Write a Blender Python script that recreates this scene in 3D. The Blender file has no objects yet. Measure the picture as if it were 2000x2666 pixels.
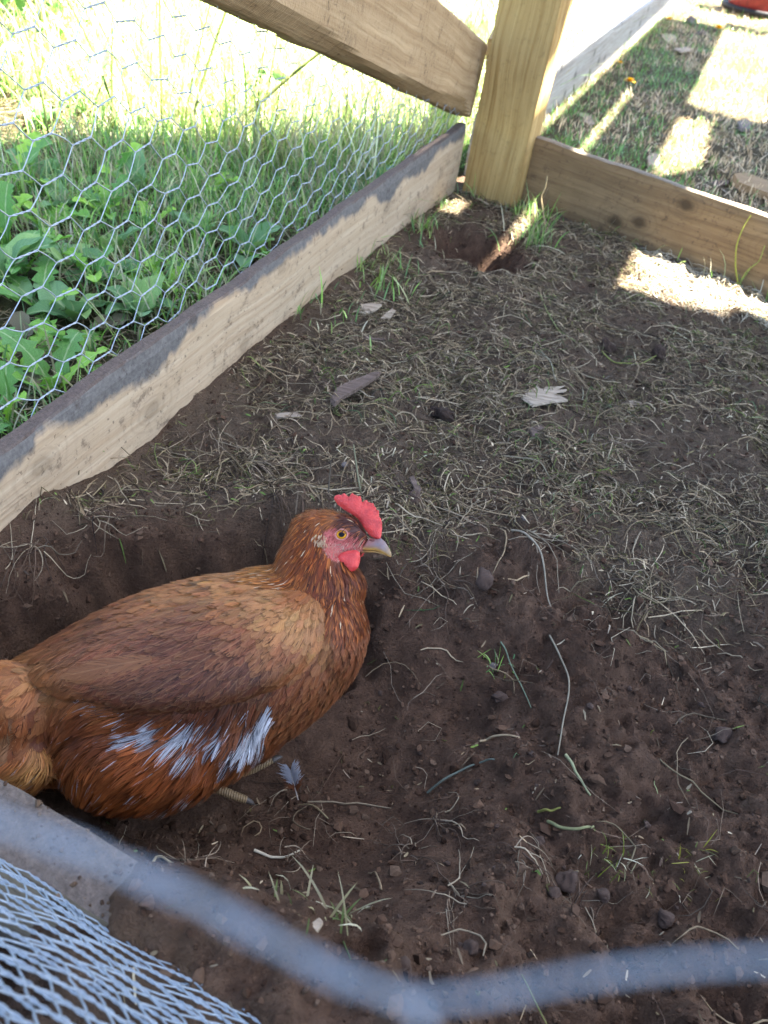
import bpy, bmesh, math, random
import numpy as np
from mathutils import Vector, Matrix
from mathutils.bvhtree import BVHTree
rng = np.random.default_rng(7)
random.seed(7)
SC = bpy.context.scene
COL = SC.collection

# ------------------------------------------------------------------ camera, sky, sun, exposure
F_PX, PITCH, ROLL, CAM_H = 2080.0, math.radians(40.3), math.radians(9.8), 0.62
FW = np.array([0, math.cos(PITCH), -math.sin(PITCH)]); UPV = np.array([0, math.sin(PITCH), math.cos(PITCH)])
RT = np.array([1.0, 0, 0])
IX = math.cos(ROLL)*RT + math.sin(ROLL)*UPV
IY = -math.sin(ROLL)*RT + math.cos(ROLL)*UPV
EYE = np.array([0, 0, CAM_H])
cam = bpy.data.cameras.new('camera'); camo = bpy.data.objects.new('camera', cam); COL.objects.link(camo)
camo.matrix_world = Matrix(((IX[0], IY[0], -FW[0], 0), (IX[1], IY[1], -FW[1], 0), (IX[2], IY[2], -FW[2], CAM_H), (0, 0, 0, 1)))
cam.sensor_fit = 'VERTICAL'; cam.sensor_height = 4.8; cam.lens = 4.8*F_PX/2666.0
cam.clip_start = 0.004; cam.clip_end = 400
cam.dof.use_dof = True; cam.dof.focus_distance = 0.72; cam.dof.aperture_fstop = 1.5
SC.camera = camo

SUN_AZ, SUN_EL = math.radians(75), math.radians(62)
w = bpy.data.worlds.new('World'); SC.world = w; w.use_nodes = True
wn = w.node_tree; bg = wn.nodes['Background']
sky = wn.nodes.new('ShaderNodeTexSky'); sky.sky_type = 'NISHITA'; sky.sun_disc = False
sky.sun_elevation = SUN_EL; sky.sun_rotation = SUN_AZ; sky.air_density = 1.0; sky.dust_density = 1.6; sky.ozone_density = 1.0
wn.links.new(sky.outputs[0], bg.inputs[0]); bg.inputs[1].default_value = 0.05
sl = bpy.data.lights.new('sun', 'SUN'); sl.energy = 5.0; sl.angle = math.radians(0.5); sl.color = (1.0, 0.95, 0.86)
so = bpy.data.objects.new('sun', sl); COL.objects.link(so)
SDIR = np.array([math.sin(SUN_AZ)*math.cos(SUN_EL), math.cos(SUN_AZ)*math.cos(SUN_EL), math.sin(SUN_EL)])
so.rotation_euler = Vector(SDIR).to_track_quat('Z', 'Y').to_euler(); so.location = (3, 4, 6)
SC.view_settings.view_transform = 'Standard'; SC.view_settings.look = 'None'
SC.view_settings.gamma = 1.0; SC.view_settings.use_curve_mapping = False
SC.view_settings.exposure = 4.15
SC.render.engine = 'CYCLES'
SC.cycles.use_denoising = True
SC.cycles.max_bounces = 8; SC.cycles.transparent_max_bounces = 12

# ------------------------------------------------------------------ frames of reference
def ray(x, y):
    return ((x/.8295-1000)/F_PX)*IX + ((1333-y/.8295)/F_PX)*IY + FW
def at(x, y, z=0.0):
    d = ray(x, y); return EYE + d*((z-CAM_H)/d[2])
def atd(x, y, depth):
    return EYE + ray(x, y)*depth
def proj(P):
    v = np.asarray(P)-EYE; Z = v@FW
    Zs = np.where(Z < 1e-3, 1e-3, Z)
    return ((v@IX)/Zs*F_PX+1000)*.8295, (1333-(v@IY)/Zs*F_PX)*.8295, Z
L0 = np.array([-.356, .553]); LD = np.array([.272, .962]); LD = LD/np.linalg.norm(LD); LN = np.array([LD[1], -LD[0]])
def W(s, q, z=0.0):                      # along the left board, across it, up
    p = L0 + s*LD + q*LN; return np.array([p[0], p[1], z])
def sq(x, y):
    return (x-L0[0])*LD[0]+(y-L0[1])*LD[1], (x-L0[0])*LN[0]+(y-L0[1])*LN[1]

# ------------------------------------------------------------------ noise
def _h(ix, iy, seed):
    n = (ix.astype(np.int64)*374761393 + iy.astype(np.int64)*668265263 + seed*1442695041) & 0xffffffff
    n = ((n ^ (n >> 13))*1274126177) & 0xffffffff
    return ((n ^ (n >> 16)) & 0xffff)/65535.0
def vnoise(x, y, seed=0):
    ix = np.floor(x); iy = np.floor(y); fx = x-ix; fy = y-iy
    fx = fx*fx*fx*(fx*(fx*6-15)+10); fy = fy*fy*fy*(fy*(fy*6-15)+10)
    a = _h(ix, iy, seed); b = _h(ix+1, iy, seed); c = _h(ix, iy+1, seed); d = _h(ix+1, iy+1, seed)
    return (a*(1-fx)+b*fx)*(1-fy)+(c*(1-fx)+d*fx)*fy - .5
def fbm(x, y, f, octs=4, seed=0, gain=.5):
    s = 0; a = 1.0
    for o in range(octs):
        c_, s_ = math.cos(.9+1.1*o), math.sin(.9+1.1*o)
        s = s + a*vnoise((x*c_-y*s_)*f+17.3*o, (x*s_+y*c_)*f-9.1*o, seed+o); f *= 2.03; a *= gain
    return s
def sstep(a, b, x):
    t = np.clip((x-a)/(b-a), 0, 1); return t*t*(3-2*t)

# ------------------------------------------------------------------ terrain
HC = np.array([-.125, .425]); HA = np.array([.885, .466]); HB = np.array([-.466, .885])
HOLE = np.array([.094, 1.60]); PITC = np.array([-.165, .575])
BS = np.array([-.3, -.019, .028, .070, .147, .227, .267, .348, .452, .535, .6125, .732, .871, 1.09, 1.3, 1.6, 9])
BZ = np.array([.065, .062, .058, .040, .032, .020, .029, .034, .030, .029, .019, .022, .020, .005, 0, 0, 0])
def coarse(x, y):
    s, q = sq(x, y)
    z = fbm(x, y, 5.0, 3, 3)*.018
    inside = sstep(-.015, .0, q)
    z = z*1.0 + inside*np.interp(s, BS, BZ)*np.exp(-np.maximum(q, 0)/.10)
    dx = x-HC[0]; dy = y-HC[1]
    e = np.sqrt(((dx*HA[0]+dy*HA[1])/.235)**2 + ((dx*HB[0]+dy*HB[1])/.165)**2) + fbm(x, y, 9, 2, 11)*.25
    z = z - inside*.100*(1-sstep(.5, 1.45, e)) + inside*.014*np.exp(-((e-1.6)/.25)**2)
    e3 = np.sqrt((((x-PITC[0])*HA[0]+(y-PITC[1])*HA[1])/.155)**2+(((x-PITC[0])*HB[0]+(y-PITC[1])*HB[1])/.085)**2)+fbm(x, y, 9, 4, 13, .6)*.75
    z = z - inside*.135*(1-sstep(.45, 1.20, e3))
    eh = np.sqrt(((x-HOLE[0])/.10)**2+((y-HOLE[1])/.13)**2) + fbm(x, y, 14, 2, 5)*.3
    z = z - .08*(1-sstep(.35, 1.15, eh))
    # scratched hollow on the right
    e2 = np.sqrt(((x-.30)/.22)**2+((y-.55)/.16)**2)+fbm(x, y, 12, 2, 21)*.4
    z = z - .022*(1-sstep(.3, 1.2, e2))
    nn_ = (x+.211)*.336+(y-.253)*.942; tt_ = (x+.211)*.942-(y-.253)*.336
    z = z + inside*sstep(-.01, .11, tt_+1.0*np.minimum(nn_, .02)+.10*fbm(x, y, 18, 3, 97))*(.150+.02*fbm(x, y, 20, 3, 91))*np.exp(-np.maximum(nn_-.004+.02*fbm(x, y, 30, 2, 95), 0)/.05)*sstep(-.10, -.04, nn_)
    z = np.where(q < -.02, fbm(x, y, 4, 3, 31)*.03, z)
    return z
def bare_mask(x, y):                      # 1 where the soil lies bare, 0 where dry grass covers it
    d = np.sqrt(((x-.05)/.56)**2+((y-.32)/.40)**2)+fbm(x, y, 6, 3, 41)*.45
    m = 1-sstep(.75, 1.15, d)
    dh = np.sqrt((x-HOLE[0])**2+(y-HOLE[1])**2)
    m = np.maximum(m, 1-sstep(.09, .15, dh))
    dx = x-HC[0]; dy = y-HC[1]
    e = np.sqrt(((dx*HA[0]+dy*HA[1])/.3)**2 + ((dx*HB[0]+dy*HB[1])/.235)**2)
    m = np.maximum(m, 1-sstep(.9, 1.15, e))
    return m
def hz(x, y):
    x = np.asarray(x, float); y = np.asarray(y, float)
    z = coarse(x, y); b = bare_mask(x, y)
    rough = .85+.75*sstep(-.05, .2, x)*b
    dx = x-HC[0]; dy = y-HC[1]
    e = np.sqrt(((dx*HA[0]+dy*HA[1])/.30)**2 + ((dx*HB[0]+dy*HB[1])/.22)**2)
    rough = rough*(.35+.65*sstep(.7, 1.3, e))
    n1 = fbm(x, y, 28, 3, 51); n2 = fbm(x, y, 95, 3, 61, .6)
    rough = rough*(.3+.7*sstep(.0, .09, sq(x, y)[1]))
    rdg = .5-np.abs(fbm(x, y, 16, 3, 81))
    z = z + rough*(.010*(rdg-.35)*sstep(-.02, .2, x) + .018*n1 + .0075*n2 + .004*np.maximum(fbm(x, y, 60, 2, 71), .1))
    return z

# ------------------------------------------------------------------ mesh helpers
def lin(c):
    c = np.asarray(c, float)/255.0
    return np.where(c <= .04045, c/12.92, ((c+.055)/1.055)**2.4)
def mk(name, V, faces, mat=None, parent=None, col=None, uv=None, smooth=True):
    """faces: list of int arrays (each (n,3) or (n,4)); uv: per vertex"""
    me = bpy.data.meshes.new(name); V = np.asarray(V, np.float32)
    faces = [np.asarray(f, np.int32) for f in (faces if isinstance(faces, (list, tuple)) else [faces]) if len(f)]
    idx = np.concatenate([f.ravel() for f in faces]); tot = np.concatenate([np.full(len(f), f.shape[1], np.int32) for f in faces])
    st = np.concatenate([[0], np.cumsum(tot)[:-1]]).astype(np.int32)
    me.vertices.add(len(V)); me.vertices.foreach_set('co', V.ravel())
    me.loops.add(len(idx)); me.loops.foreach_set('vertex_index', idx)
    me.polygons.add(len(tot)); me.polygons.foreach_set('loop_start', st); me.polygons.foreach_set('loop_total', tot)
    me.polygons.foreach_set('use_smooth', np.full(len(tot), smooth))
    me.update(calc_edges=True); me.validate()
    if col is not None:
        a = me.attributes.new('col', 'FLOAT_COLOR', 'POINT'); c = np.ones((len(V), 4), np.float32); col = np.asarray(col)
        c[:, :col.shape[1]] = col; a.data.foreach_set('color', c.ravel())
    if uv is not None:
        u = me.uv_layers.new(name='UVMap'); u.data.foreach_set('uv', np.asarray(uv, np.float32)[idx].ravel())
    if mat: me.materials.append(mat)
    o = bpy.data.objects.new(name, me); COL.objects.link(o)
    if parent: o.parent = parent
    return o
def tag(o, label=None, cat=None, group=None, kind=None):
    if label: o['label'] = label
    if cat: o['category'] = cat
    if group: o['group'] = group
    if kind: o['kind'] = kind
    return o
def empty(name, loc=(0, 0, 0)):
    e = bpy.data.objects.new(name, None); e.location = loc; e.empty_display_size = .02; COL.objects.link(e); return e
def keep(o, parent):                      # parent keeping world coordinates of the mesh data
    o.parent = parent; o.matrix_parent_inverse = Matrix.Translation(parent.location).inverted(); return o
def nrm(a):
    return a/np.maximum(np.linalg.norm(a, axis=-1, keepdims=True), 1e-9)
def tubes(P, R, sides=3, cap=False):
    """P (N,K,3), R (N,K) -> V, quads"""
    N, K, _ = P.shape; T = np.gradient(P, axis=1); T = nrm(T)
    ref = np.zeros_like(T); ref[..., 2] = 1; bad = np.abs(T[..., 2]) > .95; ref[bad] = (1, 0, 0)
    A = nrm(np.cross(T, ref)); B = np.cross(A, T)
    th = np.arange(sides)*2*np.pi/sides
    V = P[:, :, None, :] + R[:, :, None, None]*(np.cos(th)[None, None, :, None]*A[:, :, None, :]+np.sin(th)[None, None, :, None]*B[:, :, None, :])
    base = (np.arange(N)*K*sides)[:, None, None]+(np.arange(K-1)*sides)[None, :, None]; j = np.arange(sides)[None, None, :]; j2 = (j+1) % sides
    Fq = np.stack([base+j, base+j2, base+sides+j2, base+sides+j], -1).reshape(-1, 4)
    return V.reshape(-1, 3), Fq
def ribbons(P, S, Wd):
    """P (N,K,3), S side vectors (N,K,3) or (N,1,3), Wd (N,K) half width"""
    N, K, _ = P.shape; S = np.broadcast_to(S, P.shape)
    V = np.stack([P-S*Wd[..., None], P+S*Wd[..., None]], 2)
    base = (np.arange(N)*K*2)[:, None]+(np.arange(K-1)*2)[None, :]
    Fq = np.stack([base, base+1, base+3, base+2], -1).reshape(-1, 4)
    return V.reshape(-1, 3), Fq
class Soup:
    def __init__(s): s.V = []; s.F4 = []; s.F3 = []; s.C = []; s.U = []; s.n = 0
    def add(s, V, F, col, uv=None):
        F = np.asarray(F); (s.F4 if F.shape[1] == 4 else s.F3).append(F+s.n); s.V.append(V); s.n += len(V)
        col = np.asarray(col, float)
        if col.ndim == 1: col = np.broadcast_to(col, (len(V), len(col)))
        elif len(col) != len(V): col = np.repeat(col, len(V)//len(col), axis=0)
        if col.shape[1] == 3: col = np.concatenate([col, np.ones((len(col), 1))], 1)
        s.C.append(col); s.U.append(np.zeros((len(V), 2)) if uv is None else uv)
    def build(s, name, mat, parent=None, smooth=True):
        fs = []
        if s.F4: fs.append(np.concatenate(s.F4))
        if s.F3: fs.append(np.concatenate(s.F3))
        return mk(name, np.concatenate(s.V), fs, mat, parent, np.concatenate(s.C), np.concatenate(s.U), smooth)
_bm = bmesh.new(); bmesh.ops.create_icosphere(_bm, subdivisions=1, radius=1); ICO_V = np.array([v.co[:] for v in _bm.verts]); ICO_F = np.array([[v.index for v in f.verts] for f in _bm.faces]); _bm.free()
_bm = bmesh.new(); bmesh.ops.create_icosphere(_bm, subdivisions=3, radius=1); ICO3_V = np.array([v.co[:] for v in _bm.verts]); ICO3_F = np.array([[v.index for v in f.verts] for f in _bm.faces]); _bm.free()

# ------------------------------------------------------------------ material helpers
class NT:
    def __init__(s, name):
        s.m = bpy.data.materials.new(name); s.m.use_nodes = True; s.t = s.m.node_tree; s.b = s.t.nodes['Principled BSDF']; s.out = s.t.nodes['Material Output']
    def n(s, typ, ins=None, **kw):
        nd = s.t.nodes.new('ShaderNode'+typ)
        for k, v in kw.items(): setattr(nd, k, v)
        for k, v in (ins or {}).items(): s.set(nd.inputs[k], v)
        return nd
    def set(s, sock, v):
        if isinstance(v, bpy.types.NodeSocket): s.t.links.new(v, sock)
        else:
            if sock.type == 'RGBA' and len(v) == 3: v = (*v, 1)
            sock.default_value = v
    def math(s, op, a, b=0.0, c=None, clamp=False):
        nd = s.n('Math', operation=op, use_clamp=clamp); s.set(nd.inputs[0], a); s.set(nd.inputs[1], b)
        if c is not None: s.set(nd.inputs[2], c)
        return nd.outputs[0]
    def mix(s, f, a, b, blend='MIX'):
        nd = s.n('Mix', data_type='RGBA', blend_type=blend); s.set(nd.inputs[0], f); s.set(nd.inputs[6], a); s.set(nd.inputs[7], b); return nd.outputs[2]
    def ramp(s, f, a, b):
        nd = s.n('MapRange'); s.set(nd.inputs[0], f); nd.inputs[1].default_value = a; nd.inputs[2].default_value = b; return nd.outputs[0]
    def noise(s, scale, vec=None, detail=4, rough=.55, dist=0.0):
        nd = s.n('TexNoise', {'Scale': scale, 'Detail': detail, 'Roughness': rough, 'Distortion': dist}); 
        if vec is not None: s.set(nd.inputs['Vector'], vec)
        return nd.outputs[0]
    def obj(s): return s.n('TexCoord').outputs['Object']
    def mapping(s, vec, scale=(1, 1, 1), loc=(0, 0, 0)):
        nd = s.n('Mapping'); s.set(nd.inputs[0], vec); nd.inputs['Scale'].default_value = scale; nd.inputs['Location'].default_value = loc; return nd.outputs[0]
    def bump(s, h, strength=.5, dist=.002, normal=None):
        nd = s.n('Bump', {'Strength': strength, 'Distance': dist, 'Height': h})
        if normal is not None: s.set(nd.inputs['Normal'], normal)
        return nd.outputs[0]
    alb = .74                                # shaded things get darker colours, so the sunlit grass looks brighter
    def p(s, **kw):
        if s.alb != 1 and isinstance(kw.get('Base_Color'), bpy.types.NodeSocket): kw['Base_Color'] = s.mix(1.0, kw['Base_Color'], (s.alb,)*3, 'MULTIPLY')
        for k, v in kw.items(): s.set(s.b.inputs[k.replace('_', ' ')], v)
        return s.m
    def attr(s, name='col'): return s.n('Attribute', attribute_name=name)

def m_soil():
    t = NT('soil'); t.alb = .80; o = t.obj(); a = t.attr('col')
    big = t.noise(6, o, 3); mid = t.noise(45, o, 5, .65); fine = t.noise(420, o, 4, .7)
    c = t.mix(t.ramp(mid, .3, .7), lin((78, 59, 47)), lin((130, 103, 83)))
    c = t.mix(t.math('MULTIPLY', t.ramp(big, .35, .65), .6), c, lin((84, 62, 48)))
    dryc = t.mix(t.ramp(fine, .3, .7), lin((84, 70, 56)), lin((128, 112, 92)))
    dry = t.n('SeparateColor', {0: a.outputs['Color']}).outputs[0]
    c = t.mix(dry, c, dryc)
    grn = t.n('SeparateColor', {0: a.outputs['Color']}).outputs[1]
    c = t.mix(grn, c, t.mix(t.ramp(mid, .3, .7), lin((52, 50, 30)), lin((88, 92, 50))))
    sp = t.ramp(t.noise(900, o, 2, .8), .62, .75)
    c = t.mix(t.math('MULTIPLY', sp, .35), c, lin((150, 128, 112)))
    vo = t.n('TexVoronoi', {'Vector': o, 'Scale': 330.0}); b = t.bump(t.math('ADD', t.noise(170, o, 5, .7), t.math('MULTIPLY', vo.outputs['Distance'], -.35)), 1.0, .009); b = t.bump(fine, .9, .004, b); b = t.bump(t.noise(1500, o, 2), .6, .0012, b)
    return t.p(Base_Color=c, Roughness=.95, Normal=b, Specular_IOR_Level=.15)
def m_strand(name, trans=.0, rough=.7, spec=.25, nscale=120, amp=.35):
    t = NT(name); a = t.attr('col'); o = t.obj(); t.alb = 1.0 if trans > .13 else .74
    c = t.mix(t.math('MULTIPLY', t.ramp(t.noise(nscale, o, 3), .35, .7), amp), a.outputs['Color'], (.02, .015, .01))
    t.p(Base_Color=c, Roughness=rough, Specular_IOR_Level=spec)
    if trans:
        tr = t.n('BsdfTranslucent', {'Color': c}); ms = t.n('MixShader', {0: trans, 1: t.b.outputs[0], 2: tr.outputs[0]}); t.t.links.new(ms.outputs[0], t.out.inputs[0])
    return t.m
def m_leaf():
    t = NT('weed_leaf'); t.alb = 1.0; a = t.attr('col'); uv = t.n('TexCoord').outputs['UV']; s = t.n('SeparateXYZ', {0: uv}); o = t.obj()
    ax = t.math('ABSOLUTE', t.math('SUBTRACT', s.outputs[0], .5))
    vein = t.math('SUBTRACT', 1.0, t.ramp(ax, .012, .05))
    side = t.math('SINE', t.math('MULTIPLY', t.math('SUBTRACT', s.outputs[1], t.math('MULTIPLY', ax, .5)), 75))
    sv = t.ramp(side, .88, 1.0)
    c = t.mix(t.math('MULTIPLY', t.ramp(t.noise(70, o, 3), .35, .7), .35), a.outputs['Color'], (.02, .03, .008))
    c = t.mix(t.math('MULTIPLY', sv, .25), c, lin((150, 180, 110)))
    c = t.mix(t.math('MULTIPLY', vein, .7), c, lin((178, 196, 140)))
    b = t.bump(t.math('ADD', t.noise(120, o, 3), t.math('MULTIPLY', side, -.15)), .5, .003)
    t.p(Base_Color=c, Roughness=.45, Normal=b, Specular_IOR_Level=.5)
    tr = t.n('BsdfTranslucent', {'Color': c}); ms = t.n('MixShader', {0: .3, 1: t.b.outputs[0], 2: tr.outputs[0]}); t.t.links.new(ms.outputs[0], t.out.inputs[0])
    return t.m
def m_wood(name, light, dark, stain=None, kn=.8, stain_amt=0, knots=True, dirt=None, saw=0.0, vertical=False, seed=0.0, soil_line=None, wear_top=None):
    """object space: x along the grain, z across it"""
    t = NT(name); o = t.obj()
    o2 = t.mapping(o, (1, 1, 1), (seed, seed*.37, seed*.71))
    warp = t.noise(5, o2, 2)
    sx = t.n('SeparateXYZ', {0: o2})
    grain_v = t.n('CombineXYZ', {0: t.math('MULTIPLY', sx.outputs[0], 2.2), 1: t.math('MULTIPLY', sx.outputs[1], 60), 2: t.math('ADD', t.math('MULTIPLY', sx.outputs[2], 95), t.math('MULTIPLY', warp, 2.2))}).outputs[0]
    g = t.noise(1.0, grain_v, 5, .65)
    fine = t.noise(4.0, grain_v, 3, .7)
    c = t.mix(t.ramp(g, .35, .68), light, dark)
    c = t.mix(t.math('MULTIPLY', t.ramp(fine, .5, .8), .35), c, np.asarray(dark)*.6)
    blot = t.noise(9, o2, 4, .6)
    c = t.mix(t.math('MULTIPLY', t.ramp(blot, .5, .72), .35), c, np.asarray(dark)*.8)
    h = t.math('ADD', t.math('MULTIPLY', g, .6), t.math('MULTIPLY', fine, .4))
    if knots:
        kv = t.n('CombineXYZ', {0: t.math('MULTIPLY', sx.outputs[0], 5.0), 1: t.math('MULTIPLY', sx.outputs[2], 7.0)}).outputs[0]; vo = t.n('TexVoronoi', {'Vector': kv, 'Scale': 1.0, 'Randomness': 1.0}, voronoi_dimensions='2D'); d = t.math('ADD', vo.outputs['Distance'], t.math('MULTIPLY', t.noise(60, o2, 2), .06))
        k = t.math('SUBTRACT', 1.0, t.ramp(d, .075, .15)); c = t.mix(t.math('MULTIPLY', k, kn), c, np.asarray(dark)*.28)
        ring = t.math('SINE', t.math('MULTIPLY', d, 90)); kr = t.math('MULTIPLY', t.math('SUBTRACT', 1.0, t.ramp(d, .12, .4)), t.ramp(ring, .2, 1.0)); c = t.mix(t.math('MULTIPLY', kr, .3), c, np.asarray(dark)*.6)
    if saw:
        wv = t.n('TexWave', {'Vector': t.mapping(o, (1, .2, .35)), 'Scale': 90, 'Distortion': 6.0, 'Detail': 3.0, 'Detail Scale': 2.0}); h = t.math('ADD', h, t.math('MULTIPLY', wv.outputs['Fac'], saw))
        c = t.mix(t.math('MULTIPLY', t.ramp(wv.outputs['Fac'], .1, .0), .25), c, np.asarray(dark)*.5)
        cr = t.n('TexNoise', {'Vector': t.mapping(o, (60, 5, 14)), 'Scale': 1.0, 'Detail': 4.0, 'Distortion': 1.0}).outputs[0]
        crk = t.ramp(t.math('ABSOLUTE', t.math('SUBTRACT', cr, .5)), .012, .0); c = t.mix(t.math('MULTIPLY', crk, t.ramp(blot, .45, .6)), c, np.asarray(dark)*.3)
    if wear_top is not None:                 # weathered grey band down from the top edge with ragged lower border
        so_ = t.n('SeparateXYZ', {0: o}); topz, wcol, wid = wear_top
        edge = t.math('ADD', t.math('SUBTRACT', topz, so_.outputs[2]), t.math('MULTIPLY', t.math('SUBTRACT', t.noise(7, t.mapping(o, (1, .1, .5)), 4, .55), .5), -.11))
        edge = t.math('ADD', edge, t.math('MULTIPLY', t.math('SUBTRACT', t.noise(60, t.mapping(o, (1, .1, .6)), 4, .65), .5), -.022)); wm = t.ramp(edge, wid+.005, wid-.005)
        c = t.mix(wm, c, t.mix(t.ramp(t.noise(150, o, 4, .7), .35, .65), wcol, np.asarray(wcol)*.6))
    if dirt is not None:
        dn = t.ramp(t.noise(45, o2, 6, .75), .56, .66); c = t.mix(t.math('MULTIPLY', dn, dirt), c, lin((70, 52, 42)))
        dn2 = t.ramp(t.noise(140, o2, 3, .6), .64, .7); c = t.mix(t.math('MULTIPLY', dn2, dirt), c, lin((52, 40, 34)))
    if soil_line is not None:
        so2 = t.n('SeparateXYZ', {0: o}); sm = t.ramp(t.math('ADD', so2.outputs[2], t.math('MULTIPLY', t.noise(25, o, 3), .05)), soil_line+.05, soil_line-.005); c = t.mix(t.math('MULTIPLY', sm, .7), c, lin((74, 56, 44)))
    if stain is not None:                    # dirt lying on faces that look up
        nz = t.n('SeparateXYZ', {0: t.n('NewGeometry').outputs['Normal']}).outputs[2]; up = t.ramp(nz, .5, .8)
        sc = t.mix(t.ramp(t.noise(230, o, 5, .75), .35, .65), stain, np.asarray(stain)*.5)
        c = t.mix(t.math('MULTIPLY', up, stain_amt), c, sc)
        h = t.math('ADD', h, t.math('MULTIPLY', t.math('MULTIPLY', up, t.noise(260, o, 4, .7)), 2.0))
    b = t.bump(h, .55, .003)
    return t.p(Base_Color=c, Roughness=.8, Normal=b, Specular_IOR_Level=.25)
def m_wire():
    t = NT('galvanised_wire'); o = t.obj(); n = t.noise(300, o, 3)
    c = t.mix(t.ramp(n, .35, .7), (.52, .58, .64), (.34, .39, .45))
    return t.p(Base_Color=c, Metallic=.4, Roughness=.42, Specular_IOR_Level=.5)
def m_simple(name, c1, c2, scale=80, rough=.7, bump=.4, bd=.002, spec=.3):
    t = NT(name); o = t.obj(); n = t.noise(scale, o, 5, .6)
    return t.p(Base_Color=t.mix(t.ramp(n, .3, .7), c1, c2), Roughness=rough, Normal=t.bump(t.noise(scale*2.2, o, 4), bump, bd), Specular_IOR_Level=spec)

M = {}
M['soil'] = m_soil()
M['litter'] = m_strand('dry_stem', .0)
M['grass'] = m_strand('grass_blade', .35, .38, .5, 60, .2)
M['leaf'] = m_leaf()
M['wire'] = m_wire()
M['wire_grey'] = m_simple('weathered_zinc', (.40, .46, .52), (.22, .27, .33), 260, .5)
M['wire_dull'] = m_simple('dull_zinc', (.30, .36, .42), (.20, .25, .31), 300, .5)

# ------------------------------------------------------------------ ground sheet
def axis(lo, a, b, hi, step, g):
    mid = np.arange(a, b+1e-6, step); L = []; x = a; d = step
    while x > lo: d *= g; x -= d; L.append(x)
    R = []; x = b; d = step
    while x < hi: d *= g; x += d; R.append(x)
    return np.array(L[::-1]+list(mid)+R)
sa = axis(-60, -.50, .90, 90, .0048, 1.03); qa = axis(-60, -.02, .86, 90, .0047, 1.08)
S_, Q_ = np.meshgrid(sa, qa, indexing='ij')
GX = L0[0]+S_*LD[0]+Q_*LN[0]; GY = L0[1]+S_*LD[1]+Q_*LN[1]
GZ = hz(GX, GY); far = sstep(6, 14, np.hypot(S_, Q_)); GZ = GZ*(1-far)
ns, nq = S_.shape
ii = np.arange(ns-1)[:, None]*nq+np.arange(nq-1)[None, :]
gf = np.stack([ii, ii+nq, ii+nq+1, ii+1], -1).reshape(-1, 4)
bm_ = bare_mask(GX, GY)
dry = (1-bm_)*sstep(-.02, .02, Q_)*(.75+.25*sstep(1.5, 1.9, S_))
green = np.where(Q_ < -.02, .8, 0)+sstep(1.5, 2.2, S_)*.45*(Q_ > 0)
gc = np.stack([dry.ravel(), np.clip(green.ravel(), 0, 1), np.zeros(dry.size)], 1)
tag(mk('ground', np.stack([GX.ravel(), GY.ravel(), GZ.ravel()], 1), [gf], M['soil'], col=gc), kind='structure')

# ------------------------------------------------------------------ timber
def timber(name, P0, P1, up, thick, width, mat, nl=60, nw=10, nt=4, wob=.0015, seed=0, wane=None):
    """board from P0 to P1 along its lower edge of the visible face; 'up' = width direction, thickness goes to -y (local)"""
    P0 = np.asarray(P0, float); P1 = np.asarray(P1, float); X = P1-P0; Ln = np.linalg.norm(X); X /= Ln
    Z = np.asarray(up, float); Z -= X*(Z@X); Z /= np.linalg.norm(Z); Y = np.cross(Z, X)
    bm = bmesh.new(); bmesh.ops.create_grid(bm, x_segments=1, y_segments=1, size=.5); bm.free()
    xs = np.linspace(0, Ln, nl+1); ring = []
    c = .0022
    for i in range(nt+1): ring.append((-thick+thick*i/nt, 0))
    for i in range(1, nw+1): ring.append((0, width*i/nw))
    for i in range(1, nt+1): ring.append((-thick*i/nt, width))
    for i in range(1, nw): ring.append((-thick, width*(1-i/nw)))
    ring = np.array(ring); nr = len(ring)
    # round the corners a little
    for cy, cz in ((0, 0), (0, width), (-thick, 0), (-thick, width)):
        k = np.argmin(np.abs(ring[:, 0]-cy)+np.abs(ring[:, 1]-cz)); ring[k] += np.array([c if cy < -thick/2 else -c, c if cz < width/2 else -c])
    V = np.zeros((nl+1, nr, 3)); V[..., 0] = xs[:, None]; V[..., 1] = ring[None, :, 0]; V[..., 2] = ring[None, :, 1]
    n = fbm(V[..., 0]+V[..., 1]*3, V[..., 2]+V[..., 1]*2, 14, 4, 100+seed)*wob*2
    top = sstep(width*.8, width, V[..., 2]); bot = 1-sstep(0, width*.2, V[..., 2])
    V[..., 2] += (top+bot)*(fbm(V[..., 0], V[..., 1], 10, 4, 130+seed)*wob*3)
    V[..., 1] += np.where(V[..., 1] > -thick/2, n, -n)
    if wane is not None: V = wane(V, Ln, thick, width)
    V = V.reshape(-1, 3)
    a = np.arange(nl)[:, None]*nr+np.arange(nr)[None, :]; b = np.arange(nl)[:, None]*nr+((np.arange(nr)+1) % nr)[None, :]
    Fq = np.stack([a, b, b+nr, a+nr], -1).reshape(-1, 4)[:, ::-1]
    V = np.concatenate([V, [[0, -thick/2, width/2], [Ln, -thick/2, width/2]]]); c0 = len(V)-2; c1 = len(V)-1; r = np.arange(nr); r2 = (r+1) % nr
    F3 = np.concatenate([np.stack([np.full(nr, c0), r, r2], 1)[:, ::-1], np.stack([np.full(nr, c1), nl*nr+r2, nl*nr+r], 1)[:, ::-1]])
    o = mk(name, V, [Fq, F3], mat, smooth=False)
    bmx = bmesh.new(); bmx.from_mesh(o.data); bmesh.ops.recalc_face_normals(bmx, faces=bmx.faces); bmx.to_mesh(o.data); bmx.free()
    o.matrix_world = Matrix(((X[0], Y[0], Z[0], P0[0]), (X[1], Y[1], Z[1], P0[1]), (X[2], Y[2], Z[2], P0[2]), (0, 0, 0, 1)))
    return o
UP = np.array([0, 0, 1.0])
tan_l = lin((212, 188, 156))
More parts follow.
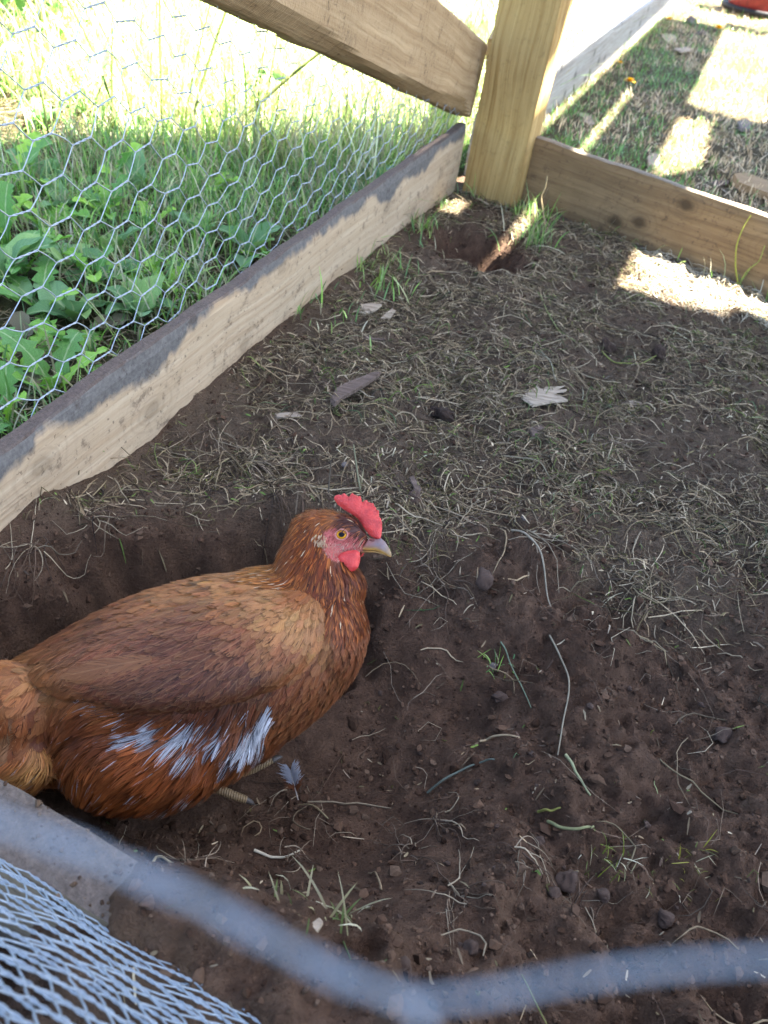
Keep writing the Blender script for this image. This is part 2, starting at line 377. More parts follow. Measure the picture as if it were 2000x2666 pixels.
M['board_left'] = m_wood('pale_timber', tan_l, lin((190, 162, 128)), kn=.35, stain=lin((112, 92, 80)), stain_amt=.9, dirt=.55, seed=1.3, wear_top=(.185, lin((126, 121, 116)), .020))
# left board: local x must run so that the visible face (towards +q) is local +y... thickness goes away from it
def board_dir(P0, P1, inward):
    X = np.asarray(P1)-np.asarray(P0); Y = np.cross(UP, X)
    return (P0, P1) if Y@inward > 0 else (P1, P0)
inn = np.array([LN[0], LN[1], 0])
a, b = board_dir(W(-.55, 0, -.045), W(1.435, 0, -.045), inn)
tag(timber('kick_board', a, b, UP, .022, .185, M['board_left'], 220, 14, 5, .0016, 1), 'pale timber kick board with grey weathered top edge along the chicken wire beside the hen', 'board')
M['board_right'] = m_wood('brown_timber', lin((162, 132, 94)), lin((124, 98, 68)), stain=lin((150, 140, 124)), stain_amt=.8, dirt=.45, seed=4.1, soil_line=.02)
RD = np.array([.837, -.547, 0]); RP = np.array([.199, 1.919, 0])
RN = np.array([-.547, -.837, 0])
a, b = board_dir(RP+RD*-.01+UP*-.04, RP+RD*2.2+UP*-.04, RN)
tag(timber('kick_board', a, b, UP, .026, .182, M['board_right'], 200, 12, 4, .0014, 2), 'brown knotty kick board running right from the foot of the corner post', 'board')
M['board_near'] = m_wood('grey_timber', lin((136, 122, 104)), lin((100, 88, 74)), stain=lin((122, 108, 98)), stain_amt=.95, dirt=.3, seed=8.2)
ND = np.array([.942, -.336, 0]); NP = np.array([-.211, .253, 0]); NN = np.array([.336, .942, 0])
a, b = board_dir(NP-ND*.6+UP*-.03, NP+ND*1.1+UP*-.03, NN)
tag(timber('kick_board', a, b, UP, .040, .168, M['board_near'], 160, 10, 5, .002, 3), 'grey weathered board in the near corner, below the folded wire netting', 'board')
M['board_far'] = m_wood('grey_white_timber', lin((196, 192, 184)), lin((160, 152, 142)), stain=lin((196, 192, 184)), stain_amt=.6, dirt=.25, seed=11.0)
a, b = board_dir(W(1.56, .012, -.03), W(7.0, .085, -.03), inn)
tag(timber('kick_board', a, b, UP, .03, .17, M['board_far'], 120, 8, 4, .0014, 4), 'pale grey kick board receding behind the corner post towards the far lawn', 'board')
# corner post
M['post'] = m_wood('treated_post', lin((210, 176, 114)), lin((168, 132, 76)), dirt=.25, knots=False, seed=2.7)
pl = np.array([.050, 1.931, -.08]); pr_ = np.array([.178, 1.882, -.08]); pd = nrm(pr_-pl); 
post = timber('corner_post', pl, pl+UP*1.9, pd, .085, .134, M['post'], 60, 10, 6, .0010, 5)
tag(post, 'upright square treated timber post where the two kick boards meet', 'post')
# diagonal brace
M['brace'] = m_wood('rough_sawn_timber', lin((208, 178, 136)), lin((172, 140, 100)), dirt=.25, saw=.5, knots=False, seed=6.4)
def wane(V, Ln, th, wd):
    x = V[..., 0]; w_ = (.020+.008*np.sin(x*6.2+1.0)+.003*np.sin(x*17))*sstep(.0, .10, np.minimum(x, Ln-x)+.012)
    low = V[..., 2] < w_
    t_ = np.clip((w_-V[..., 2])/np.maximum(w_, 1e-4), 0, 1)
    V[..., 1] = np.where((V[..., 1] > -th*.6) & low, V[..., 1]-t_*.026, V[..., 1]); return V
b0 = W(1.455, 0, .148); b1 = W(-.35, 0, .148+1.805*.296)
a, b = (b1, b0) if np.cross(UP, b0-b1)@inn > 0 else (b0, b1)
tag(timber('brace', a, b, UP, .042, .150, M['brace'], 220, 24, 5, .0007, 6, wane), 'rough sawn diagonal brace leaning down to the corner post above the wire', 'brace')
# second brace behind the post
b0 = W(1.63, .012, .20); b1 = W(3.2, .03, .20+1.57*.55)
a, b = board_dir(b0, b1, inn)
tag(timber('brace', a, b, UP, .04, .10, M['brace'], 60, 8, 4, .0012, 7), 'short pale brace rising to the right behind the corner post', 'brace')

# ------------------------------------------------------------------ unseen planks added above the far half; their gaps shape the light patches
M['shade_caster'] = m_simple('caster_timber', lin((140, 118, 92)), lin((104, 86, 66)), 14, .85)
CASTER_Z = 2.2
k_ = CASTER_Z/math.tan(SUN_EL); az_l = math.atan2(SDIR[0], SDIR[1])-math.atan2(LD[0], LD[1])
ds_, dq_ = k_*math.cos(az_l), k_*math.sin(az_l)
shade_caster = empty('added_shade_planks', tuple(W(3.5, 1.2, 0))); tag(shade_caster, 'added unseen planks with gaps that shape the light on the far half of the run', 'shade_caster')
def plank(q0, q1, s0, s1, z=CASTER_Z):     # given by where its shadow falls on the ground
    s0a, s1a = (s0, s0) if np.isscalar(s0) else s0, (s1, s1) if np.isscalar(s1) else s1
    c = [(s0a[0], q0), (s1a[0], q0), (s1a[1], q1), (s0a[1], q1)]
    V = [W(s+ds_, q+dq_, z+dz) for dz in (0, .02) for s, q in c]
    f = [(0, 3, 2, 1), (4, 5, 6, 7), (0, 1, 5, 4), (1, 2, 6, 5), (2, 3, 7, 6), (3, 0, 4, 7)]
    keep(mk('shade_plank', V, [np.array(f)], M['shade_caster'], smooth=False), shade_caster)
E0 = .72; E1 = 5.15
plank(-.055, -.022, E0, 1.62); plank(-.035, .034, 1.95, E1)
plank(-.020, .020, E0, 1.38); plank(.022, .058, E0, 1.25)
plank(.064, .184, E0, E1)
plank(.186, .212, E0, .95); plank(.186, .222, 2.95, E1)
plank(.214, .385, E0, E1)
plank(.389, .44, E0, 1.97); plank(.389, .40, 1.975, E1)
plank(.404, .44, 2.74, 2.95); plank(.444, .515, 1.44, (1.99, 2.10)); plank(.404, .515, 2.72, 2.93)
plank(.44, .74, E0, (1.11, 1.16))
plank(.519, .745, (1.44, 1.5), 2.93)
plank(.404, .68, 5.12, 5.4); plank(.69, .745, 2.93, E1)
plank(.749, 1.05, E0, 1.12); plank(.749, 1.05, 2.0, E1)
plank(1.055, 1.5, E0, E1); plank(1.505, 2.1, E0, E1); plank(2.105, 2.8, E0, E1)
# unseen panel added high up to shade the near half
SZ = 7.0; kk_ = SZ/math.tan(SUN_EL); sd_, sq_ = kk_*math.cos(az_l), kk_*math.sin(az_l)
bl = lambda q: 1.80+.95*q
sp_ = [(-2.0, -2.4), (bl(-2.4), -2.4), (bl(-1.2)+.05, -1.2), (bl(-.7)-.04, -.7), (bl(-.35)+.03, -.35), (bl(-.05), -.05), (1.1, -.05), (1.1, 3.0), (-2.0, 3.0)]
n_ = len(sp_); V = [W(a_+sd_, b_+sq_, SZ+dz) for dz in (0, .01) for a_, b_ in sp_]; bm = bmesh.new(); bv = [bm.verts.new(tuple(v)) for v in V]
bm.faces.new(bv[:n_][::-1]); bm.faces.new(bv[n_:]); [bm.faces.new((bv[i], bv[(i+1) % n_], bv[n_+(i+1) % n_], bv[n_+i])) for i in range(n_)]
blocker = empty('added_shade_panel', tuple(W(sd_, sq_, 0))); tag(blocker, 'added unseen grey panel high up that shades the near half of the run', 'shade sail')
me = bpy.data.meshes.new('blocker_panel'); bm.to_mesh(me); bm.free(); me.materials.append(m_simple('blocker_cloth', lin((150, 148, 140)), lin((130, 128, 122)), 20)); o = bpy.data.objects.new('blocker_panel', me); COL.objects.link(o); keep(o, blocker)
for a_, b_ in (sp_[7], sp_[8]):
    p = W(a_+sd_, b_+sq_, 0); V, Fq = tubes(np.array([p+UP*-.3, p+UP*3, p+UP*SZ])[None], np.full((1, 3), .05), 10); keep(mk('blocker_pole', V, [Fq], M['shade_caster']), blocker)

# ------------------------------------------------------------------ chicken wire
def netting(name, fmap, ncol, nrow, *args, mat=None, **kw):
    return _netting(name, fmap, ncol, nrow, *args, mat=mat or M['wire'], **kw)
def _netting(name, fmap, ncol, nrow, hs=.0455, hv=.0186, tw=.026, r=.00075, jit=.0012, seed=0, parent=None, keepf=None, hel=9, sides=4, turns=1.5, mat=None):
    """hexagon netting with twists along a; fmap(a,b)->(...,3)"""
    rg = np.random.default_rng(seed)
    A, B = np.meshgrid(np.arange(ncol), np.arange(nrow), indexing='ij'); ok = ((A+B) % 2 == 0)
    ca = A*hs+rg.normal(0, jit, A.shape); cb = B*hv+rg.normal(0, jit*.8, A.shape); tl = tw*(1+rg.normal(0, .06, A.shape)); sl_ = rg.normal(0, .05, A.shape)
    l = np.stack([ca-tl/2, cb-sl_*tl/2], -1); rr = np.stack([ca+tl/2, cb+sl_*tl/2], -1)
    So = Soup(); grey = np.array([.5, .5, .5])
    i, j = np.nonzero(ok)
    if keepf is not None: kk = keepf(ca[i, j], cb[i, j]); i, j = i[kk], j[kk]
    t = np.linspace(0, 1, hel); c2 = l[i, j][:, None, :]*(1-t[None, :, None])+rr[i, j][:, None, :]*t[None, :, None]
    P = fmap(c2[..., 0], c2[..., 1])
    T = nrm(np.gradient(P, axis=1)); e = 1e-3
    Bv = nrm(fmap(c2[..., 0], c2[..., 1]+e)-P); Nv = np.cross(T, Bv)
    for ph in (0, np.pi):
        th = t*2*np.pi*turns+ph; hr = r*.95
        PP = P+hr*(np.cos(th)[None, :, None]*Bv+np.sin(th)[None, :, None]*Nv)
        V, Fq = tubes(PP, np.full(PP.shape[:2], r*.95), sides); So.add(V, Fq, grey)
    segs = []
    okset = set(zip(i.tolist(), j.tolist()))
    for a_, b_ in zip(i.tolist(), j.tolist()):
        for db in (-1, 1):
            if (a_+1, b_+db) in okset: segs.append((rr[a_, b_], l[a_+1, b_+db]))
    sg = np.array(segs); t = np.linspace(0, 1, 5); c2 = sg[:, 0][:, None, :]*(1-t[None, :, None])+sg[:, 1][:, None, :]*t[None, :, None]
    bow = (np.sin(np.pi*t)[None, :]*rg.normal(0, .0012, (len(sg), 1))); c2[..., 0] += bow
    P = fmap(c2[..., 0], c2[..., 1]); V, Fq = tubes(P, np.full(P.shape[:2], r), sides); So.add(V, Fq, grey)
    return So.build(name, mat, parent)
def left_map(a, b):
    s = -.50+a; z = .130+b; q = -.026+.006*np.sin(s*5+z*4)+.004*np.sin(z*23+s*3)
    return np.stack([L0[0]+s*LD[0]+q*LN[0], L0[1]+s*LD[1]+q*LN[1], z], -1)
def left_map2(a, b):
    P = left_map(a, b); P[..., 2] += .006*np.sin(a*9)+.004*np.sin(a*23+b*10); P[..., 0] -= .001; return P
tag(netting('chicken_wire', left_map2, 43, 34, r=.00062, seed=1), 'galvanised hexagon chicken wire stretched above the pale kick board, weeds showing through', 'chicken wire')
def far_map(a, b):
    s = 1.6+a; z = .13+b; q = -.022+.0134*(s-1.56)
    return np.stack([L0[0]+s*LD[0]+q*LN[0], L0[1]+s*LD[1]+q*LN[1], z], -1)
tag(netting('chicken_wire', far_map, 70, 18, seed=2, hel=5, sides=3), 'chicken wire panel above the far pale board behind the post', 'chicken wire')

# near netting: rises from the near board's outer edge to the camera, seen almost edge on
NO = np.array([-.0985, .174, 0]); NM = np.array([-.336, -.942, 0])
def near_off(h): return .264*h + .040*np.sin(np.clip(h/.30, 0, 1)*np.pi*.62)**1.1 + .002
def near_map2(a, b):
    P = near_map(a+.011, b+.004); P += NM*.004+NM*.0012*np.sin(a*23+b*31)[..., None]; return P
def near_map(a, b):
    s = -.26+a; h = b-.02; o = near_off(np.maximum(h, 0))+.0016*np.sin(a*31+b*20)+.001*np.sin(a*57-b*41)
    P = NO[None, :]+s[..., None]*ND+o[..., None]*NM; P = P.copy(); P[..., 2] = .138+h; return P
near = empty('chicken_wire', tuple(NO)); tag(near, 'slumped chicken wire close to the lens in the lower left corner', 'chicken wire')
keep(netting('netting', near_map, 36, 36, .025, .0088, .0155, .00046, .0010, 3, hel=11, sides=4, mat=M['wire_grey']), near)
keep(netting('netting', near_map2, 36, 30, .025, .0088, .0155, .00046, .0010, 4, hel=11, sides=4, mat=M['wire_grey']), near)
So = Soup()
def path(px, depth, n=60):
    px = np.array(px, float); t = np.linspace(0, len(px)-1, n); x = np.interp(t, np.arange(len(px)), px[:, 0]); y = np.interp(t, np.arange(len(px)), px[:, 1])
    for _ in range(6):
        x[1:-1] = (x[:-2]+2*x[1:-1]+x[2:])/4; y[1:-1] = (y[:-2]+2*y[1:-1]+y[2:])/4
    return np.array([atd(a_, b_, depth) for a_, b_ in zip(x, y)])
DW = .043
pc = path([(-420, 1640), (-150, 1735), (60, 1795), (230, 1858), (420, 1940), (600, 2040), (760, 2120), (900, 2165)], DW, 110)
T = nrm(np.gradient(pc, axis=0)); Nv = nrm(np.cross(T, FW)); Bv = np.cross(T, Nv); ln = np.concatenate([[0], np.cumsum(np.linalg.norm(np.diff(pc, axis=0), axis=1))])
for ph in (0, np.pi):
    th = ln/.0105*2*np.pi+ph; PP = pc+.00024*(np.cos(th)[:, None]*Nv+np.sin(th)[:, None]*Bv)
    V, Fq = tubes(PP[None], np.full((1, len(PP)), .00020), 8); So.add(V, Fq, (.5, .5, .5))
pc2 = path([(900, 2165), (1050, 2150), (1250, 2110), (1450, 2085), (1720, 2070), (2000, 2060)], DW, 40)
V, Fq = tubes(pc2[None], np.full((1, len(pc2)), .00026), 8); So.add(V, Fq, (.5, .5, .5))
pc3 = path([(900, 2165), (925, 2250), (940, 2400), (1000, 2700)], DW, 20)
V, Fq = tubes(pc3[None], np.full((1, len(pc3)), .0003), 8); So.add(V, Fq, (.5, .5, .5))
keep(So.build('loose_strand', M['wire_dull']), near)
# ------------------------------------------------------------------ hen
HZC = float((at(430, 1480, .025)-EYE)@FW); KPX = HZC/1725.0
def HP(x, y, D):                          # hen space: outline plane coordinates plus depth towards the viewer, in units of KPX
    x = np.asarray(x, float); y = np.asarray(y, float); D = np.asarray(D, float)
    d = ((x/.8295-1000)/F_PX)[..., None]*IX + ((1333-y/.8295)/F_PX)[..., None]*IY + FW
    return EYE + d*(HZC-D*KPX)[..., None]
def hen_lump(x, y, D, rx, ry, rD, ang=0.0):
    c, s = math.cos(math.radians(ang)), math.sin(math.radians(ang))
    u = ICO3_V[:, 0]*rx; v = ICO3_V[:, 1]*ry
    return HP(x+u*c-v*s, y+u*s+v*c, D+ICO3_V[:, 2]*rD), ICO3_F
def hen_remesh(parts, voxel, smooth):
    Vs = []; Fs = []; n = 0; F4 = []
    for V, F_ in parts:
        (F4 if F_.shape[1] == 4 else Fs).append(F_+n); Vs.append(V); n += len(V)
    fs = [np.concatenate(Fs)] + ([np.concatenate(F4)] if F4 else [])
    o = mk('tmp', np.concatenate(Vs), fs)
    md = o.modifiers.new('r', 'REMESH'); md.mode = 'VOXEL'; md.voxel_size = voxel
    ms = o.modifiers.new('s', 'SMOOTH'); ms.iterations = smooth; ms.factor = .5
    ev = o.evaluated_get(bpy.context.evaluated_depsgraph_get()); me = ev.to_mesh()
    V = np.zeros(len(me.vertices)*3); me.vertices.foreach_get('co', V); V = V.reshape(-1, 3)
    q4 = np.array([p.vertices[:] for p in me.polygons if len(p.vertices) == 4]); q3 = np.array([p.vertices[:] for p in me.polygons if len(p.vertices) == 3])
    ev.to_mesh_clear(); m0 = o.data; bpy.data.objects.remove(o); bpy.data.meshes.remove(m0)
    return V, [f for f in (q4, q3) if len(f)]
# trunk loft
tx = np.array([-85, -40, 20, 75, 130, 185, 240, 300, 360, 420, 480, 540, 590, 640, 690, 730, 760, 780, 791], float)
yt = np.array([1490, 1462, 1432, 1402, 1368, 1336, 1308, 1284, 1264, 1250, 1238, 1228, 1222, 1222, 1230, 1246, 1268, 1296, 1335], float)
yb = np.array([1600, 1630, 1640, 1640, 1655, 1675, 1695, 1705, 1700, 1690, 1672, 1648, 1620, 1586, 1546, 1505, 1468, 1430, 1390], float)
tc = np.array([50, 75, 100, 122, 145, 165, 182, 195, 203, 207, 206, 202, 196, 186, 170, 148, 120, 86, 40], float)
th = np.arange(40)*2*np.pi/40
V = HP(tx[:, None]+0*th[None], ((yt+yb)/2)[:, None]-((yb-yt)/2)[:, None]*np.sin(th)[None], tc[:, None]*np.cos(th)[None]).reshape(-1, 3)
nt_ = len(tx); i_ = np.arange(nt_-1)[:, None]*40+np.arange(40)[None]; j_ = np.arange(nt_-1)[:, None]*40+((np.arange(40)+1) % 40)[None]
Fq = np.stack([i_, i_+40, j_+40, j_], -1).reshape(-1, 4)
V = np.concatenate([V, HP(np.array([-95., 797.]), np.array([1545., 1362.]), np.array([0., 0.]))]); r_ = np.arange(40); r2_ = (r_+1) % 40
capf = np.concatenate([np.stack([np.full(40, len(V)-2), r_, r2_], 1), np.stack([np.full(40, len(V)-1), (nt_-1)*40+r2_, (nt_-1)*40+r_], 1)])
parts = [(np.concatenate([V]), Fq), (V.copy(), capf)]
parts += [hen_lump(318, 1632, 92, 195, 122, 92, -10), hen_lump(200, 1640, 70, 85, 75, 70, 0), hen_lump(470, 1610, 95, 110, 75, 75, -30),
          hen_lump(10, 1545, 60, 118, 112, 95, 20), hen_lump(58, 1650, 88, 56, 56, 50, 10), hen_lump(15, 1640, 80, 60, 70, 60, 0),
          hen_lump(712, 1380, 45, 78, 110, 130, 10)]
for (x, y, D, rx, ry, rD) in ((684, 1270, 45, 108, 70, 95), (680, 1240, 50, 94, 62, 80), (672, 1210, 52, 76, 55, 66), (672, 1180, 54, 60, 52, 54), (680, 1150, 56, 56, 50, 46), (705, 1148, 57, 58, 48, 42), (735, 1152, 58, 52, 44, 38), (762, 1166, 58, 34, 30, 26), (745, 1180, 56, 44, 34, 32), (722, 1200, 54, 44, 40, 38), (735, 1255, 50, 42, 45, 55)):
    parts.append(hen_lump(x, y, D, rx, ry, rD))
BV, BF = hen_remesh(parts, .0026, 10)
BPOLY = [tuple(map(int, f)) for F_ in BF for f in F_]
BVH_ = BVHTree.FromPolygons([Vector(v) for v in BV], BPOLY)
def surf(P):
    loc, nr, _, _ = BVH_.find_nearest(Vector(P)); return np.array(loc), np.array(nr)
def inpoly(x, y, poly):
    poly = np.array(poly, float); c = np.zeros(np.shape(x), bool); j = len(poly)-1
    for i in range(len(poly)):
        xi, yi = poly[i]; xj, yj = poly[j]
        c ^= ((yi > y) != (yj > y)) & (x < (xj-xi)*(y-yi)/(yj-yi+1e-9)+xi); j = i
    return c
# flow of the plumage (x, y, dx, dy) and its colours (x, y, r, g, b), read along the bird
FLOW = np.array([(520, 1245, -1, .15), (400, 1262, -.97, .22), (300, 1300, -.92, .36), (170, 1370, -.85, .5), (90, 1420, -.75, .65), (600, 1300, -.8, .5), (660, 1300, -.5, .8), (685, 1350, -.15, 1), (640, 1400, -.65, .75), (450, 1380, -.9, .4), (350, 1470, -.95, .25), (250, 1400, -.9, .4), (120, 1450, -.85, .45), (230, 1510, -.95, .05), (740, 1330, -.1, 1), (760, 1420, -.35, .93), (700, 1500, -.6, .8), (640, 1570, -.75, .65), (580, 1600, -.7, .7), (560, 1550, -.35, .93), (490, 1560, -.45, .9), (430, 1570, -.6, .8), (340, 1570, -.85, .5), (260, 1580, -.95, .3), (170, 1600, -.85, .55), (170, 1680, -.35, .9), (300, 1650, -.85, .5), (300, 1720, -.85, .5), (400, 1660, -.65, .75), (420, 1710, -.75, .6), (490, 1650, -.55, .8), (540, 1620, -.5, .8), (60, 1480, -.55, .85), (20, 1480, -.7, .7), (90, 1540, -.2, 1), (30, 1560, -.45, .9), (60, 1620, -.15, 1), (70, 1660, -.75, .6), (30, 1660, -.9, .35), (100, 1630, .2, 1), (640, 1140, -.55, .8), (610, 1200, -.5, .85), (560, 1225, -.95, .35), (640, 1220, -.45, .9), (680, 1180, -.2, 1), (690, 1240, -.1, 1), (740, 1240, .05, 1), (770, 1290, .0, 1), (700, 1290, -.15, 1), (730, 1090, -.9, .35), (690, 1100, -.85, .5), (780, 1120, -.9, -.1), (740, 1180, -.7, .6), (700, 1200, -.35, .9)], float)
def flow(x, y, p=3.0):
    w_ = 1/(((x[..., None]-FLOW[:, 0])**2+(y[..., None]-FLOW[:, 1])**2)+60)**(p/2)
    f = (w_[..., None]*FLOW[:, 2:4]).sum(-2); return f/np.maximum(np.linalg.norm(f, axis=-1, keepdims=True), 1e-6)
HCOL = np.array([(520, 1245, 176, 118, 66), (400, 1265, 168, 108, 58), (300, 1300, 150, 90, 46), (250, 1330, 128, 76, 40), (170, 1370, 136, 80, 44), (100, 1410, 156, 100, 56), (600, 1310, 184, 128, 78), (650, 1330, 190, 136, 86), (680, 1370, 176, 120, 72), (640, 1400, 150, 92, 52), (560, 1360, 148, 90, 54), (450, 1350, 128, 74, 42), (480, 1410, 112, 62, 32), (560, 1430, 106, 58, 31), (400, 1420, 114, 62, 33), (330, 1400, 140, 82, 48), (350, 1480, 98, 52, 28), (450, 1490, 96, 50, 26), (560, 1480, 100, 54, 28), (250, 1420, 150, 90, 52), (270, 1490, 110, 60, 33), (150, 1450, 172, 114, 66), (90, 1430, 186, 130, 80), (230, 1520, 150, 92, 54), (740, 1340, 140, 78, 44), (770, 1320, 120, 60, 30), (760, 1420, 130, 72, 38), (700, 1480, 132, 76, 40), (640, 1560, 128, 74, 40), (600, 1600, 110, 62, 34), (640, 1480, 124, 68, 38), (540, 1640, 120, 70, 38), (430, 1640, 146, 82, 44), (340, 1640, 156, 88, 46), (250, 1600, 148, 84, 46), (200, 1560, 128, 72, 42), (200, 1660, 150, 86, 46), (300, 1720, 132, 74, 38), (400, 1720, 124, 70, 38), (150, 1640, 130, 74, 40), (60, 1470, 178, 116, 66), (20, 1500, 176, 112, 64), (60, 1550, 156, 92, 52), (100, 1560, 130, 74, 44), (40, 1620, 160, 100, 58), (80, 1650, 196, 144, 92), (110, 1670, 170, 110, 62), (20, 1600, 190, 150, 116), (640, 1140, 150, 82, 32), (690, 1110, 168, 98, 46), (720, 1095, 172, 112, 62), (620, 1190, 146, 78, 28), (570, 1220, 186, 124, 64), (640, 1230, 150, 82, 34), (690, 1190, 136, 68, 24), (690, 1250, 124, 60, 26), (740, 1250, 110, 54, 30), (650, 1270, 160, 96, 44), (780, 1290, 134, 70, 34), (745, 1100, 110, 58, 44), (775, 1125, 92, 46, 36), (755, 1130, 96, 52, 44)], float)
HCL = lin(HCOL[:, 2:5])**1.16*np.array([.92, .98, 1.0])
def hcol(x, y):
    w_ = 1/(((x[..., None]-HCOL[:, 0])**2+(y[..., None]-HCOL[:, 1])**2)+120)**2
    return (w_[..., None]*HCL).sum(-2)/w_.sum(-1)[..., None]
zz = lambda L: [(539.2+a*.225, 1012+b*.225) for a, b in L]
SKIN = zz([(715, 590), (800, 555), (900, 575), (1000, 630), (1090, 690), (1200, 690), (1265, 660), (1270, 720), (1100, 790), (1000, 800), (900, 850), (860, 900), (790, 880), (720, 800), (690, 730)])
WING = [(700, 1325), (694, 1370), (676, 1412), (640, 1448), (600, 1476), (500, 1512), (420, 1530), (330, 1537), (262, 1534), (190, 1516), (120, 1494), (70, 1462), (72, 1425), (120, 1392), (200, 1358), (300, 1334), (400, 1312), (500, 1294), (590, 1276), (655, 1276), (688, 1296)]
FLUFF = [(600, 1520), (596, 1580), (640, 1600), (560, 1700), (400, 1800), (200, 1800), (110, 1740), (-120, 1740), (-120, 1660), (100, 1600), (105, 1530), (200, 1500), (330, 1520), (500, 1495)]
NECK = [(560, 1226), (620, 1090), (720, 1070), (830, 1130), (800, 1230), (800, 1330), (770, 1350), (735, 1372), (700, 1330), (640, 1290), (590, 1262), (520, 1250)]
bx, by, _ = proj(BV)
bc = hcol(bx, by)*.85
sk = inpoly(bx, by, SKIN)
bc[sk] = lin((188, 92, 84)); 
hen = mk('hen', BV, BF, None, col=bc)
def m_feather(name, streak=1.0):
    t = NT(name); a = t.attr('col'); uv = t.n('TexCoord').outputs['UV']; s = t.n('SeparateXYZ', {0: uv}); al = a.outputs['Alpha']
    u = s.outputs[0]; v = s.outputs[1]; ax = t.math('MULTIPLY', t.math('ABSOLUTE', t.math('SUBTRACT', u, .5)), 2.0)
    wc = t.math('SUBTRACT', t.math('MULTIPLY', v, 26), t.math('MULTIPLY', ax, 9))
    vec = t.n('CombineXYZ', {0: wc, 1: t.math('MULTIPLY', u, 1.2), 2: t.math('MULTIPLY', al, 57)}).outputs[0]
    bn = t.noise(1.0, vec, 3, .6)
    c0 = a.outputs['Color']
    c = t.mix(t.math('MULTIPLY', t.ramp(bn, .52, .72), .75*streak), c0, t.mix(.75, c0, (.012, .006, .004)))
    c = t.mix(t.math('MULTIPLY', t.ramp(bn, .46, .3), .35*streak), c, t.mix(.4, c0, lin((214, 160, 104))))
    edge = t.math('MULTIPLY', t.ramp(ax, .62, 1.0), .12); c = t.mix(edge, c, t.mix(.5, c0, lin((216, 162, 104))))
    tip = t.ramp(v, .80, 1.0); c = t.mix(t.math('MULTIPLY', tip, .14), c, t.mix(.6, c0, lin((206, 148, 92))))
    rach = t.math('SUBTRACT', 1.0, t.ramp(ax, .035, .09)); c = t.mix(t.math('MULTIPLY', rach, .16), c, lin((196, 150, 104)))
    t.p(Base_Color=c, Roughness=.55, Specular_IOR_Level=.3, Normal=t.bump(bn, .5, .001))
    hole = t.math('MULTIPLY', t.ramp(t.math('ADD', ax, t.math('MULTIPLY', v, .35)), .72, 1.15), t.ramp(bn, .5, .58))
    tr = t.n('BsdfTransparent'); ms = t.n('MixShader', {0: t.math('GREATER_THAN', hole, .22), 1: t.b.outputs[0], 2: tr.outputs[0]}); t.t.links.new(ms.outputs[0], t.out.inputs[0])
    return t.m
M['feather'] = m_feather('feather')
M['fluff'] = m_strand('fluff', .12, .55, .25, 90, .12)
def m_body():
    t = NT('hen_body'); a = t.attr('col'); o = t.obj(); n = t.noise(700, o, 4, .7)
    c = t.mix(t.math('MULTIPLY', t.ramp(n, .45, .7), .3), a.outputs['Color'], (.05, .012, .01))
    return t.p(Base_Color=c, Roughness=.55, Normal=t.bump(n, .7, .001), Specular_IOR_Level=.35, Subsurface_Weight=.1, Subsurface_Scale=.002)
M['hen_body'] = m_body()
hen.data.materials.append(M['hen_body'])
tag(hen, 'red-brown hen resting in a dust bath hollow with its head raised', 'hen', kind='thing')

def sample_surface(V, Fs, n, rg):
    tri = []
    for f in Fs:
        if f.shape[1] == 4: tri += [f[:, [0, 1, 2]], f[:, [0, 2, 3]]]
        else: tri.append(f)
    tri = np.concatenate(tri); A = V[tri[:, 0]]; B = V[tri[:, 1]]; Cc = V[tri[:, 2]]; cr = np.cross(B-A, Cc-A); ar = np.linalg.norm(cr, axis=1)
    k = rg.choice(len(tri), n, p=ar/ar.sum()); r1 = np.sqrt(rg.random(n)); r2 = rg.random(n)
    P = A[k]*(1-r1)[:, None]+B[k]*(r1*(1-r2))[:, None]+Cc[k]*(r1*r2)[:, None]; N_ = nrm(cr[k])
    return P, N_
def thin(P, rad):
    """greedy dart throwing, rad per point"""
    cell = float(np.max(rad)); grid = {}; out = []
    for i in range(len(P)):
        c = tuple((P[i]//cell).astype(int)); ok = True
        for dx in (-1, 0, 1):
            for dy in (-1, 0, 1):
                for dz in (-1, 0, 1):
                    for j in grid.get((c[0]+dx, c[1]+dy, c[2]+dz), ()):
                        if ((P[i]-P[j])**2).sum() < (rad[i])**2: ok = False; break
                    if not ok: break
                if not ok: break
            if not ok: break
        if ok: grid.setdefault(c, []).append(i); out.append(i)
    return np.array(out)
def tangent(x, y, N_, f=None):
    f = flow(x, y) if f is None else f
    d = f[..., :1]*IX - f[..., 1:2]*IY
    d = d - (d*N_).sum(-1, keepdims=True)*N_; return nrm(d)
NV_ = 7
vv = np.linspace(0, 1, NV_)
shape = np.array([.35, .72, .95, 1.0, .94, .70, .12])
